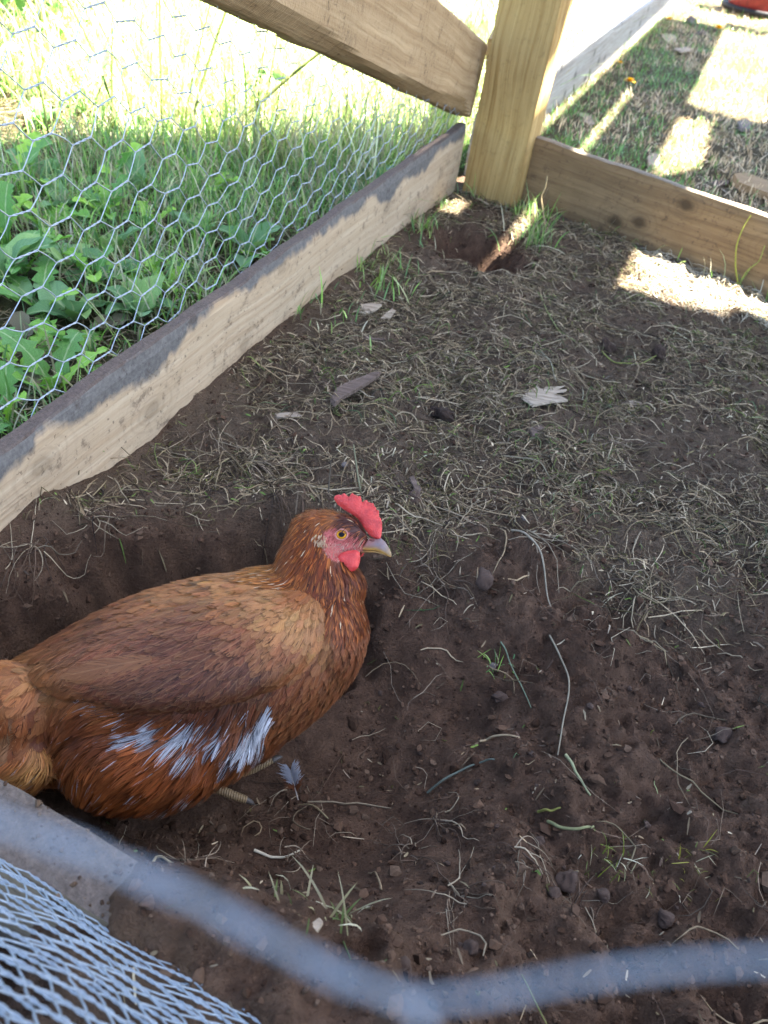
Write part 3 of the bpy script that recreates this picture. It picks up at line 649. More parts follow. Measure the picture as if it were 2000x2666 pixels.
def feathers(S, P, N_, T, L, Wd, C, lift0, lift1, camber=.12, snap=None, rg=rng, bend=.0):
    n = len(P); B = np.cross(N_, T)
    us = np.array([-1, 0, 1.0])
    V = np.zeros((n, NV_, 3, 3)); UV = np.zeros((n, NV_, 3, 2))
    side = rg.normal(0, bend, n) if bend else np.zeros(n)
    for a_ in range(NV_):
        cen = P+T*(L*vv[a_])[:, None]+B*(side*L*vv[a_]**2)[:, None]
        if snap is not None and vv[a_] > 0:
            q = np.array([snap(c) for c in cen]); base = q[:, 0]; nn = q[:, 1]
            nn = nrm(nn+.0); cen = base
        else: nn = N_
        lift = (lift0+(lift1-lift0)*vv[a_])
        for b_, u in enumerate(us):
            V[:, a_, b_] = cen+B*(Wd*shape[a_]*u)[:, None]+nn*(lift-camber*Wd*shape[a_]*u*u)[:, None]
            UV[:, a_, b_] = (.5+.5*u, vv[a_])
    base = (np.arange(n)*NV_*3)[:, None, None]+(np.arange(NV_-1)*3)[None, :, None]+np.arange(2)[None, None, :]
    Fq = np.stack([base, base+1, base+4, base+3], -1).reshape(-1, 4)
    C4 = np.concatenate([C, rg.random((n, 1))], 1)
    S.add(V.reshape(-1, 3), Fq, np.repeat(C4, NV_*3, axis=0), UV.reshape(-1, 2))
K = KPX
def vary(c, rg, a=.16): return np.clip(c*(1+rg.normal(0, a, (len(c), 1)))*(1+rg.normal(0, .04, (len(c), 3))), 0.003, .95)
# contour feathers over back, breast and tail
rg = np.random.default_rng(11)
P, N_ = sample_surface(BV, BF, 16000, rg); x, y, _ = proj(P); facing = ((EYE-P)*N_).sum(1) > 0
bad = (inpoly(x, y, SKIN) | (y < 1235) | inpoly(x, y, NECK)) | (facing & (inpoly(x, y, FLUFF) & (x > 118)))
P, N_, x, y = P[~bad], N_[~bad], x[~bad], y[~bad]
Lf = np.interp(x, [-80, 100, 300, 500, 700, 790], [84, 78, 70, 60, 46, 36])*K
k = thin(P, Lf*.24); P, N_, x, y, Lf = P[k], N_[k], x[k], y[k], Lf[k]
Lf = Lf*rg.normal(1, .12, len(P))
T = tangent(x, y, N_)+rg.normal(0, .10, (len(P), 3)); T = nrm(T-(T*N_).sum(1, keepdims=True)*N_)
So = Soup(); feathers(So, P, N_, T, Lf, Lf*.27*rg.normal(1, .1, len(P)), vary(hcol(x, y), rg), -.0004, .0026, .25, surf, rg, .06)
tag(keep(So.build('body_feathers', M['feather']), hen), kind='stuff')
# wing: a lens over the flank
gx, gy = np.meshgrid(np.arange(60, 712, 7.0), np.arange(1270, 1548, 7.0), indexing='ij')
wp = np.array(WING, float)
def poly_dist(x, y):
    d = np.full(np.shape(x), 1e9)
    for i in range(len(wp)):
        a = wp[i]; b = wp[(i+1) % len(wp)]; ab = b-a; t = np.clip(((x-a[0])*ab[0]+(y-a[1])*ab[1])/(ab@ab), 0, 1); d = np.minimum(d, np.hypot(x-a[0]-t*ab[0], y-a[1]-t*ab[1]))
    return np.where(inpoly(x, y, WING), d, -d)
def body_depth(x, y):
    d = Vector(ray(x, y)); o = Vector(EYE); hit = BVH_.ray_cast(o, d.normalized())
    return None if hit[0] is None else (np.array(hit[0])-EYE)@FW
def wing_h(x, y):                          # thickness above the body
    d = poly_dist(x, y); low = sstep(1330, 1520, y)
    return (10+17*low)*np.sqrt(np.clip((d+2)/30, 0, 1)) - 6*(1-sstep(0, 6, d+4))
gd = poly_dist(gx, gy); D0 = np.zeros_like(gx)
for i in range(gx.shape[0]):
    for j in range(gx.shape[1]):
        z_ = body_depth(gx[i, j], gy[i, j]); D0[i, j] = (HZC-z_)/K if z_ else 0
for _ in range(8):
    D0[1:-1, 1:-1] = (D0[1:-1, 1:-1]*2+D0[:-2, 1:-1]+D0[2:, 1:-1]+D0[1:-1, :-2]+D0[1:-1, 2:])/6
WD = D0+wing_h(gx, gy)
wv = HP(gx, gy, WD); n2 = gx.shape[1]; okv = gd > -5
i_ = (np.arange(gx.shape[0]-1)[:, None]*n2+np.arange(n2-1)[None]).ravel(); q = np.stack([i_, i_+1, i_+n2+1, i_+n2], 1); q = q[okv.ravel()[q].all(1)]
WVf = wv.reshape(-1, 3); used_, inv = np.unique(q.ravel(), return_inverse=True); WVf = WVf[used_]; qf = inv.reshape(-1, 4)
wx, wy, _ = proj(WVf); nw_ = len(WVf)
under = EYE+(WVf-EYE)*(1+ (26*K)/((WVf-EYE)@FW)[:, None])
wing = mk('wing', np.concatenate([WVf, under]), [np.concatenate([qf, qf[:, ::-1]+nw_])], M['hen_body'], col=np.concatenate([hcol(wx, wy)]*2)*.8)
keep(wing, hen)
WBVH = BVHTree.FromPolygons([Vector(v) for v in WVf], [tuple(map(int, f)) for f in qf])
def wsurf(P):
    loc, nr, _, _ = WBVH.find_nearest(Vector(P)); nr = np.array(nr)
    if nr@(EYE-np.array(loc)) < 0: nr = -nr
    return np.array(loc), nr
So = Soup()
# long flight feathers along the lower edge, first
rg = np.random.default_rng(21)
nf = 15; tt = np.linspace(0, 1, nf)
rx_ = 560-250*tt+rg.normal(0, 5, nf); ry_ = 1446-28*tt; tipx = 400-330*tt+rg.normal(0, 6, nf); tipy = np.interp(tipx, [60, 120, 190, 262, 330, 420], [1452, 1488, 1508, 1526, 1532, 1524])-2
rows = []
for a_ in range(nf):
    P0, n0 = wsurf(HP(rx_[a_], ry_[a_], 230)); P1, n1 = wsurf(HP(tipx[a_], tipy[a_], 230)); rows.append((P0, n0, P1))
P = np.array([r[0] for r in rows]); N_ = np.array([r[1] for r in rows]); P1 = np.array([r[2] for r in rows]); T = P1-P; L = np.linalg.norm(T, axis=1); T = nrm(T-(T*N_).sum(1, keepdims=True)*N_)
cc = hcol((tipx+rx_)/2, (tipy+ry_)/2)
for a_ in range(nf):
    sl_ = slice(a_, a_+1); feathers(So, P[sl_], N_[sl_], T[sl_], L[sl_], np.array([19*K]), vary(cc[sl_], rg, .1), .0006+.00025*a_, .0010+.0003*a_, .10, wsurf, rg)
# coverts
P, N_ = sample_surface(WVf, [qf], 9000, rg); x, y, _ = proj(P)
N_ = np.where(((EYE-P)*N_).sum(1, keepdims=True) < 0, -N_, N_)
Lc = np.interp((700-x)*.8+(y-1300)*.7, [0, 120, 260, 520, 700], [34, 50, 78, 112, 104])
dtoe = poly_dist(x, y); okk = (dtoe > 2) & ~((y > 1470-.0*x) & (x < 330) & (y > 1490)); Lc = np.where(y > 1470, Lc*.8, Lc)
P, N_, x, y, Lc = P[okk], N_[okk], x[okk], y[okk], Lc[okk]*K
k = thin(P, Lc*.215); P, N_, x, y, Lc = P[k], N_[k], x[k], y[k], Lc[k]
# never let a covert run past the wing outline
T = tangent(x, y, N_)+rg.normal(0, .08, (len(P), 3)); T = nrm(T-(T*N_).sum(1, keepdims=True)*N_)
Lc = Lc*rg.normal(1, .12, len(P))
ordr = np.clip((700-x)/640, 0, 1); feathers(So, P, N_, T, Lc, Lc*np.interp(Lc/K, [34, 100], [.34, .20])*rg.normal(1, .08, len(P)), vary(hcol(x, y), rg, .10), .0016, .0038, .30, wsurf, rg, .05)
tag(keep(So.build('wing_feathers', M['feather']), wing), kind='stuff')
wing_f = wing

# hair-like plumage: strands that follow the flow
def strands_on(S, P, N_, L, w_, C, lift, steps=5, rg=rng, snap=surf, jitter=.12, sag=0.0, taper=None, lock=0.0, lockpull=.75):
    n = len(P); x, y, _ = proj(P); pts = np.zeros((n, steps, 3)); nn = np.zeros((n, steps, 3)); cur = P.copy(); cn = N_.copy()
    dev = rg.normal(0, jitter, (n, 3))
    for k in range(steps):
        q = np.array([snap(c) for c in cur]); b = q[:, 0]; cn = q[:, 1]
        v_ = k/(steps-1); pts[:, k] = b+cn*(lift[0]+(lift[1]-lift[0])*v_**1.3*1.0)[:, None] if not np.isscalar(lift[1]) else b+cn*(lift[0]+(lift[1]-lift[0])*v_**1.3)
        pts[:, k, 2] -= sag*v_**2*L
        nn[:, k] = cn
        x, y, _ = proj(b); t_ = tangent(x, y, cn)+dev; cur = b+nrm(t_)*(L/(steps-1))[:, None]
    if lock:
        from mathutils.kdtree import KDTree
        ci = thin(P, np.full(n, lock)); kd = KDTree(len(ci))
        for a_, i in enumerate(ci): kd.insert(Vector(P[i]), a_)
        kd.balance(); own = np.array([ci[kd.find(Vector(p))[1]] for p in P]); v_ = np.linspace(0, 1, steps)**1.5
        lk = pts[own]; pts = pts+(lk-pts)*(v_[None, :, None]*lockpull); pts = pts+nn*(rg.normal(.0006, .0009, len(P))[own][:, None]*v_[None])[..., None]
        C = C*(1+rg.normal(0, .16, len(P))[own])[:, None]
    T_ = nrm(np.gradient(pts, axis=1)); Sd = nrm(np.cross(nn, T_)); tp = np.linspace(0, 1, steps) if taper is None else taper
    wd = w_[:, None]*(np.array([.7, 1, .9, .65, .1])[None, :] if steps == 5 else np.interp(np.linspace(0, 1, steps), [0, .3, .7, 1], [.7, 1, .8, .1])[None])
    V, Fq = ribbons(pts, Sd, wd); S.add(V, Fq, np.repeat(C, steps*2, axis=0))
WHITE = [(300, 1585, 16, 10, .45), (345, 1578, 14, 16, .55), (352, 1555, 14, 10, .35), (412, 1570, 9, 34, .62), (418, 1610, 16, 20, .38), (455, 1560, 14, 18, .35), (480, 1590, 13, 22, .42), (505, 1612, 11, 16, .32), (535, 1590, 15, 32, .62), (578, 1550, 14, 34, .75), (572, 1600, 10, 14, .5), (500, 1640, 10, 12, .3), (255, 1530, 10, 5, .3), (12, 1600, 12, 14, .35), (330, 1650, 12, 12, .14)]
rg = np.random.default_rng(31)
So = Soup()
P, N_ = sample_surface(BV, BF, 58000, rg); x, y, _ = proj(P); facing = ((EYE-P)*N_).sum(1) > -.1
ok = ((inpoly(x, y, FLUFF) & facing) | (~facing & (y > 1480) & (x < 600))) & (rg.random(len(P)) < np.where(facing, 1, .25))
P, N_, x, y = P[ok], N_[ok], x[ok], y[ok]; n = len(P)
clump = fbm(x, y, .045, 2, 7); C = hcol(x, y)*np.array([1.5, 1.6, 1.6])*(1+.55*fbm(x*.5-y*.4, y, .05, 3, 9))[:, None]; C = vary(C, rg, .2)
wm = np.zeros(n)
fx_ = flow(x, y)
for (a_, b_, ra, rb, s_) in WHITE:
    dx = x-a_; dy = y-b_; u_ = dx*fx_[:, 0]+dy*fx_[:, 1]; v_ = -dx*fx_[:, 1]+dy*fx_[:, 0]; R1 = max(ra, rb)*1.35; R2 = min(ra, rb)*1.3
    wm = np.maximum(wm, s_*1.5*np.exp(-((u_/R1)**4+(v_/R2)**4)))
wsel = (rg.random(n)*.45+.55*(fbm(x-y*.3, y*.3+x*.2, .12, 3, 19)*1.5+.5)) < wm*.9
dks = (wm > .3) & ~wsel & (rg.random(n) < .5); C[dks] = lin((92, 78, 78))*rg.uniform(.4, 1, (dks.sum(), 1))
C[wsel] = lin((222, 224, 230))*rg.uniform(.45, 1.0, (wsel.sum(), 1))
strands_on(So, P, N_, rg.uniform(34, 60, n)*K*np.where(wsel, 1.05, 1.0), rg.uniform(.5, 1.1, n)*K, C, (.0002, .0062), 5, rg, surf, .10, lock=17*K, lockpull=.62)
tag(keep(So.build('belly_fluff', M['fluff']), hen), kind='stuff')
# dark strands painted as the splits between feathers, pale ones as shafts
So = Soup(); P, N_ = sample_surface(WVf, [qf], 1000, rg); x, y, _ = proj(P); N_ = np.where(((EYE-P)*N_).sum(1, keepdims=True) < 0, -N_, N_); ok = poly_dist(x, y) > 8; P, N_, x, y = P[ok], N_[ok], x[ok], y[ok]; n = len(P)
dk_ = rg.random(n) < .62; C = np.where(dk_[:, None], hcol(x, y)*.32, hcol(x, y)*1.5+.03); strands_on(So, P, N_, np.where(dk_, rg.uniform(9, 20, n), rg.uniform(16, 42, n))*K, np.where(dk_, rg.uniform(.35, .7, n), rg.uniform(.3, .6, n))*K, C, (.0030, .0052), 4, rg, wsurf, .22)
P, N_ = sample_surface(BV, BF, 3000, rg); x, y, _ = proj(P); ok = (((EYE-P)*N_).sum(1) > 0) & ~inpoly(x, y, SKIN) & (y > 1240) & ~inpoly(x, y, NECK) & ~inpoly(x, y, FLUFF) & (poly_dist(x, y) < -4); P, N_, x, y = P[ok], N_[ok], x[ok], y[ok]; n = len(P)
dk_ = rg.random(n) < .6; C = np.where(dk_[:, None], hcol(x, y)*.25, hcol(x, y)*1.5+.03); strands_on(So, P, N_, rg.uniform(9, 24, n)*K, rg.uniform(.4, .8, n)*K, C, (.0012, .0034), 4, rg, surf, .22)
tag(keep(So.build('split_and_shaft_strands', M['fluff']), hen), kind='stuff')
# neck hackle
So = Soup(); P, N_ = sample_surface(BV, BF, 60000, rg); x, y, _ = proj(P)
ok = inpoly(x, y, NECK) & ~inpoly(x, y, SKIN); P, N_, x, y = P[ok], N_[ok], x[ok], y[ok]; n = len(P); k = rg.permutation(n)[:7000]; P, N_, x, y = P[k], N_[k], x[k], y[k]; n = len(P)
Lh = np.interp(y, [1080, 1120, 1180, 1230, 1300], [8, 12, 22, 36, 38])*rg.normal(1, .15, n); wh = np.interp(y, [1080, 1160, 1230, 1300], [.7, 1.0, 1.9, 2.4])
C = hcol(x, y); gold = (rg.random(n) < np.interp(y, [1100, 1180, 1260], [.22, .2, .3])); C = vary(C, rg, .25); C[gold] = C[gold]*1.3+lin((196, 122, 52))*.35; pale = (rg.random(n) < np.where((y > 1215) & (x < 660), .06, .012)); C[pale] = lin((214, 186, 150))
dk = rg.random(n) < .12; C[dk] *= .6
strands_on(So, P, N_, Lh*K, wh*K, C, (.0001, .0022), 5, rg, surf, .10)
tag(keep(So.build('neck_hackle', M['fluff']), hen), kind='stuff')
# fine bristles on the bare cheek
So = Soup(); P, N_ = sample_surface(BV, BF, 90000, rg); x, y, _ = proj(P)
ok = inpoly(x, y, SKIN) & (((EYE-P)*N_).sum(1) > 0) & (np.hypot(x-737.6, y-1154.8) > 15); P, N_, x, y = P[ok], N_[ok], x[ok], y[ok]; k = rg.permutation(len(P))[:700]; P, N_, x, y = P[k], N_[k], x[k], y[k]; n = len(P)
C = np.where(((y > 1172) & (rg.random(n) < .8))[:, None], lin((204, 160, 140)), lin((150, 66, 60)))*rg.uniform(.6, 1.1, (n, 1))
strands_on(So, P, N_, rg.uniform(3.5, 7.5, n)*K, np.full(n, .42*K), C, (.0001, .0008), 4, rg, surf, .2)
tag(keep(So.build('cheek_bristles', M['fluff']), hen), kind='stuff')
# ear tuft of pale short feathers
So = Soup(); EAR = zz([(592, 650), (640, 622), (722, 628), (750, 690), (752, 750), (700, 762), (640, 720), (605, 690)])
P, N_ = sample_surface(BV, BF, 90000, rg); x, y, _ = proj(P); ok = inpoly(x, y, EAR) & (((EYE-P)*N_).sum(1) > 0); P, N_, x, y = P[ok], N_[ok], x[ok], y[ok]; k = rg.permutation(len(P))[:700]; P, N_, x, y = P[k], N_[k], x[k], y[k]; n = len(P)
strands_on(So, P, N_, rg.uniform(7, 11, n)*K, np.full(n, .8*K), vary(np.tile(lin((200, 172, 138)), (n, 1)), rg, .15), (.0008, .0030), 4, rg, surf, .1)
keep(So.build('ear_tuft', M['fluff']), hen)
# comb
def slab(name, outline, D0_, half, mat, rim=.45, parent=None, puff=None):
    pts = np.array(outline, float); m = bpy.data.meshes.new('t'); bm = bmesh.new()
    vs = [bm.verts.new((a_, b_, 0)) for a_, b_ in pts]; f = bm.faces.new(vs); bmesh.ops.triangulate(bm, faces=[f])
    bmesh.ops.subdivide_edges(bm, edges=bm.edges[:], cuts=3, use_grid_fill=True); bmesh.ops.triangulate(bm, faces=bm.faces[:])
    bmesh.ops.beautify_fill(bm, faces=bm.faces[:], edges=bm.edges[:])
    bm.verts.ensure_lookup_table(); V2 = np.array([v.co[:2] for v in bm.verts]); F2 = np.array([[v.index for v in f.verts] for f in bm.faces]); bd = np.array([v.is_boundary for v in bm.verts]); bm.free(); bpy.data.meshes.remove(m)
    # distance to the outline
    d = np.full(len(V2), 1e9); n = len(pts)
    for i in range(n):
        a_ = pts[i]; b_ = pts[(i+1) % n]; ab = b_-a_; t_ = np.clip(((V2-a_)@ab)/(ab@ab), 0, 1); d = np.minimum(d, np.linalg.norm(V2-a_-t_[:, None]*ab, axis=1))
    th_ = half*np.sqrt(np.clip(d/(half*1.6), 0, 1))*(1+.0*d); th_[bd] = 0
    if puff is not None: th_ = th_*puff(V2[:, 0], V2[:, 1])
    wav = fbm(V2[:, 0], V2[:, 1], .06, 3, 77)*half*.5
    Va = HP(V2[:, 0], V2[:, 1], D0_+th_+wav); Vb = HP(V2[:, 0], V2[:, 1], D0_-th_+wav)
    return keep(mk(name, np.concatenate([Va, Vb]), [np.concatenate([F2, F2[:, ::-1]+len(V2)])], mat), parent or hen)
def m_comb():
    t = NT('comb_skin'); o = t.obj(); n = t.noise(900, o, 3, .6); n2 = t.noise(160, o, 3)
    c = t.mix(t.ramp(n2, .35, .7), lin((220, 64, 56)), lin((184, 44, 44))); c = t.mix(t.math('MULTIPLY', t.ramp(n, .55, .75), .35), c, lin((232, 120, 116)))
    return t.p(Base_Color=c, Roughness=.45, Normal=t.bump(t.math('ADD', n, t.math('MULTIPLY', t.noise(420, o, 2), .6)), .7, .0009), Subsurface_Weight=.3, Subsurface_Scale=.004, Subsurface_Radius=(1.0, .25, .2), Specular_IOR_Level=.45)
M['comb'] = m_comb()
slab('comb', zz([(815, 300), (812, 275), (825, 258), (850, 250), (880, 254), (897, 240), (910, 237), (922, 246), (945, 270), (958, 268), (975, 240), (990, 233), (1003, 248), (1016, 286), (1030, 288), (1050, 264), (1062, 262), (1070, 280), (1078, 318), (1090, 320), (1110, 303), (1125, 302), (1135, 318), (1145, 352), (1158, 352), (1175, 332), (1190, 330), (1192, 350), (1190, 382), (1200, 385), (1215, 378), (1216, 395), (1212, 415), (1225, 408), (1240, 400), (1243, 425), (1244, 462), (1262, 482), (1271, 520), (1272, 580), (1265, 640), (1252, 692), (1215, 680), (1150, 640), (1090, 560), (1040, 480), (960, 425), (900, 390), (845, 345)]), 58, 6.5, M['comb'])
slab('wattle', zz([(828, 870), (845, 835), (900, 800), (960, 785), (1020, 780), (1055, 800), (1063, 850), (1058, 900), (1042, 948), (1010, 980), (975, 990), (930, 975), (890, 940), (850, 905)]), 96, 8.5, M['comb'])
slab('wattle', zz([(1000, 770), (1060, 765), (1100, 780), (1102, 810), (1085, 840), (1060, 850), (1030, 860), (1000, 830)]), 44, 6, M['comb'])
slab('ear_lobe', zz([(600, 735), (625, 735), (660, 775), (690, 820), (720, 860), (715, 880), (685, 850), (640, 800), (610, 765)]), 94, 4, m_simple('lobe_skin', lin((214, 140, 170)), lin((186, 104, 132)), 300, .5))
# beak
def m_beak():
    t = NT('beak_horn'); a = t.attr('col'); o = t.obj(); n = t.noise(260, t.mapping(o, (1, 1, 1)), 3)
    c = t.mix(t.math('MULTIPLY', t.ramp(n, .4, .7), .35), a.outputs['Color'], lin((120, 84, 66))); return t.p(Base_Color=c, Roughness=.5, Specular_IOR_Level=.3, Normal=t.bump(n, .15, .001), Subsurface_Weight=.1, Subsurface_Scale=.002)
M['beak'] = m_beak()
def loft(name, tops, bots, halfw, D0_, cols, mat, n=16, sub=5):
    tops = np.array(zz(tops)); bots = np.array(zz(bots)); m = len(tops); ts = np.linspace(0, m-1, (m-1)*sub+1); ip = lambda a_: np.interp(ts, np.arange(m), a_)
    tX, tY, bX, bY, hw = ip(tops[:, 0]), ip(tops[:, 1]), ip(bots[:, 0]), ip(bots[:, 1]), ip(np.array(halfw, float))
    an = np.arange(n)*2*np.pi/n; cx = ((tX+bX)/2)[:, None]; cy = ((tY+bY)/2)[:, None]
    X = cx+(tX-bX)[:, None]/2*np.cos(an); Y = cy+(tY-bY)[:, None]/2*np.cos(an); Dd = D0_+hw[:, None]*np.sin(an)
    V = HP(X, Y, Dd).reshape(-1, 3); k = len(ts); i_ = np.arange(k-1)[:, None]*n+np.arange(n)[None]; j_ = np.arange(k-1)[:, None]*n+((np.arange(n)+1) % n)[None]
    Fq = np.stack([i_, j_, j_+n, i_+n], -1).reshape(-1, 4); V = np.concatenate([V, V[:n].mean(0)[None], V[-n:].mean(0)[None]]); r = np.arange(n); r2 = (r+1) % n
    cap = np.concatenate([np.stack([np.full(n, len(V)-2), r2, r], 1), np.stack([np.full(n, len(V)-1), (k-1)*n+r, (k-1)*n+r2], 1)])
    cl = lin(np.array(cols)); cv = np.stack([ip(cl[:, i]) for i in range(3)], 1); cv = np.repeat(cv*.8, n, axis=0); cv = np.concatenate([cv, cv[:1], cv[-1:]])
    if name == 'upper_beak':
        low = np.concatenate([np.tile(sstep(-.2, -.8, np.cos(an)), k), [0, 0]]); cv = cv*(1-low[:, None])+lin((206, 158, 84))*low[:, None]
    return keep(mk(name, V, [Fq, cap], mat, col=cv), hen)
loft('upper_beak', [(1150, 668), (1210, 672), (1262, 668), (1300, 702), (1335, 755), (1358, 805), (1364, 838)], [(1060, 790), (1130, 788), (1190, 788), (1240, 800), (1290, 822), (1330, 842), (1356, 850)], [15, 15, 14, 12, 8.5, 5, 1.2], 58, [(168, 104, 96), (150, 108, 104), (134, 116, 122), (146, 128, 132), (160, 138, 120), (186, 158, 116), (170, 138, 100)], M['beak'])
loft('lower_beak', [(1040, 792), (1120, 788), (1190, 789), (1250, 803), (1320, 838)], [(1050, 812), (1130, 806), (1200, 806), (1260, 818), (1318, 842)], [12, 12, 10, 7, 1], 57, [(170, 100, 84), (190, 140, 80), (206, 164, 96), (206, 170, 112), (180, 150, 110)], M['beak'])
sv, sf = hen_lump(539.2+1175*.225, 1012+690*.225, 69, 6, 2.4, 3, 10)
keep(mk('nostril', sv, [sf], m_simple('nostril_skin', lin((120, 72, 66)), lin((92, 50, 48)), 400, .6)), hen)
# eye
ex, ey = 539.2+882*.225, 1012+633*.225
hit = BVH_.ray_cast(Vector(EYE), Vector(ray(ex, ey)).normalized()); eD = (HZC-((np.array(hit[0])-EYE)@FW))/K
def m_eye():
    t = NT('eye'); a = t.attr('col'); return t.p(Base_Color=a.outputs['Color'], Roughness=.03, Specular_IOR_Level=.14)
# front cap of the eye ball with iris and pupil
rr_ = np.linspace(0, 1, 14); an = np.arange(32)*2*np.pi/32; ER = 11.5
X = ex+ER*1.05*rr_[:, None]*np.cos(an); Y = ey+ER*.9*rr_[:, None]*np.sin(an); Dd = eD-3+6.5*np.sqrt(1-(rr_*.93)**2)[:, None]+0*an
ec = np.where(rr_[:, None] < .47, lin((8, 8, 8)), np.where(rr_[:, None] < .56, lin((120, 70, 16)), np.where(rr_[:, None] < .86, lin((206, 144, 30)), lin((96, 60, 20)))))
V = HP(X, Y, Dd).reshape(-1, 3); i_ = np.arange(13)[:, None]*32+np.arange(32); j_ = np.arange(13)[:, None]*32+(np.arange(32)+1) % 32
eye = keep(mk('eye', V, [np.stack([i_, i_+32, j_+32, j_], -1).reshape(-1, 4)], m_eye(), col=np.repeat(ec, 32, axis=0)), hen)
a2 = np.linspace(0, 2*np.pi, 41); ring = HP(ex+ER*1.15*np.cos(a2), ey+ER*.98*np.sin(a2), np.full(41, eD+.6)); V, Fq = tubes(ring[None], np.full((1, 41), 1.7*K), 8)
keep(mk('eyelid', V, [Fq], m_simple('eyelid_skin', lin((206, 146, 130)), lin((176, 100, 92)), 300, .5)), hen)
# toes
def m_toe():
    t = NT('toe_skin'); o = t.obj(); wv_ = t.n('TexWave', {'Vector': o, 'Scale': 150, 'Distortion': 1.5, 'Detail': 1.0}, bands_direction='X').outputs['Fac']
    c = t.mix(t.ramp(wv_, .2, .8), lin((134, 110, 76)), lin((144, 120, 84))); return t.p(Base_Color=c, Roughness=.55, Normal=t.bump(wv_, .6, .0015))
M['toe'] = m_toe(); M['claw'] = m_simple('claw_horn', lin((92, 84, 76)), lin((64, 58, 54)), 300, .4)
def toe(pts, rad, D_):
    pts = np.array(pts, float); t_ = np.linspace(0, len(pts)-1, 22); X = np.interp(t_, np.arange(len(pts)), pts[:, 0]); Y = np.interp(t_, np.arange(len(pts)), pts[:, 1])
    P = HP(X, Y, np.interp(t_, [0, len(pts)-1], D_)); R = (np.interp(t_, np.arange(len(pts)), rad)+.25*np.sin(t_*12))*K; V, Fq = tubes(P[None], R[None], 12)
    o = keep(mk('toe', V, [Fq], M['toe']), hen); e = P[-1]; d = nrm(P[-1]-P[-4]); cp = np.array([e-d*3*K, e+d*6*K, e+d*14*K-np.array([0, 0, 2*K]), e+d*20*K-np.array([0, 0, 6*K])]); V, Fq = tubes(cp[None], np.array([[7.5, 6.5, 4.5, .8]])*K, 8)
    keep(mk('claw', V, [Fq], M['claw']), o)
toe([(430, 1690), (470, 1704), (505, 1718), (532, 1728)], [11, 10.5, 9.5, 8.5], (30, 12))
toe([(510, 1672), (545, 1662), (575, 1648), (592, 1640)], [10, 9, 8, 6], (10, 0))

# ------------------------------------------------------------------ dry grass, roots and crumbs on the soil
def in_view(x, y, z=None, m=170):
    px, py, Z = proj(np.stack([x, y, np.zeros_like(x) if z is None else z], -1)); return (Z > .05) & (px > -m) & (px < 1659+m) & (py > -m) & (py < 2211+m)
def scatter(n, s0, s1, q0, q1, rg, prob=None):
    s = rg.uniform(s0, s1, n); q = rg.uniform(q0, q1, n); x = L0[0]+s*LD[0]+q*LN[0]; y = L0[1]+s*LD[1]+q*LN[1]
    ok = in_view(x, y)
    if prob is not None: ok &= rg.random(n) < prob(x, y)
    e = henfoot(x, y); ok &= e > .92
    return x[ok], y[ok]
def henfoot(x, y):
    dx = x-HC[0]+.015; dy = y-HC[1]-.01; return np.sqrt(((dx*HA[0]+dy*HA[1])/.165)**2+((dx*HB[0]+dy*HB[1])/.085)**2)
def on_board(x, y):
    r = (x-RP[0])*RN[0]+(y-RP[1])*RN[1]; n_ = (x-NP[0])*NN[0]+(y-NP[1])*NN[1]; return (np.abs(r+.013) < .018) | ((n_ < .004) & (n_ > -.046))
def litter(S, x, y, L, r, C, curl, lift, rg, K_=5, sides=3, flat=.6, gravity=True):
    n = len(x); a = rg.uniform(0, 2*np.pi, n); ca = rg.normal(0, curl, n); P = np.zeros((n, K_, 3)); st = L/(K_-1); cx = x.copy(); cy = y.copy()
    for k in range(K_):
        P[:, k, 0] = cx; P[:, k, 1] = cy; a = a+ca*(1/(K_-1))*2+rg.normal(0, curl*.28, n); cx = cx+np.cos(a)*st; cy = cy+np.sin(a)*st
    t = np.linspace(0, 1, K_); z = hz(P[..., 0], P[..., 1]); zc = z*(.55)+z.max(1, keepdims=True)*.25+z.mean(1, keepdims=True)*.2
    up = np.abs(rg.normal(0, 1, n))*lift; ph = rg.uniform(0, 1, n)
    P[..., 2] = zc+r[:, None]*.8+up[:, None]*np.sin(np.pi*np.clip(t[None, :]*.8+ph[:, None]*.4, 0, 1))
    ob = ((z.max(1)-z.min(1)) > .45*L) | on_board(P[..., 0], P[..., 1]).any(1) | ((sq(P[..., 0], P[..., 1])[1] < .003).any(1) & (sq(x, y)[1] > 0))
    P, r, C = P[~ob], r[~ob], C[~ob]
    R = r[:, None]*np.interp(t, [0, .1, .8, 1], [.75, 1, .85, .35])[None, :]
    V, Fq = tubes(P, R, sides); S.add(V, Fq, np.repeat(C, K_*sides, axis=0))
PAL_DRY = lin(np.array([(184, 170, 142), (150, 134, 108), (126, 110, 86), (204, 190, 162), (104, 90, 72), (150, 138, 108), (86, 74, 62), (120, 112, 78), (168, 150, 120), (78, 62, 50)]))
PAL_DRY = PAL_DRY*np.array([.98, .91, .83])
PAL_ROOT = lin(np.array([(150, 132, 112), (172, 158, 138), (118, 98, 82), (96, 78, 66), (186, 174, 150)]))
PAL_ROOT = PAL_ROOT*np.array([.92, .86, .78])
PAL_GRN = lin(np.array([(96, 118, 54), (120, 140, 66), (84, 104, 58), (140, 150, 84), (74, 98, 62), (150, 160, 110)]))
def pick(pal, n, rg, v=.18): return np.clip(pal[rg.integers(0, len(pal), n)]*(1+rg.normal(0, v, (n, 1))), .004, .9)
rg = np.random.default_rng(101); So = Soup()
mat_p = lambda x, y: np.clip(1-bare_mask(x, y), 0, 1)*np.clip(.55+2.4*fbm(x, y, 11, 3, 201), .06, 1)
x, y = scatter(128000, -.6, 1.75, .004, 1.25, rg, mat_p); n = len(x)
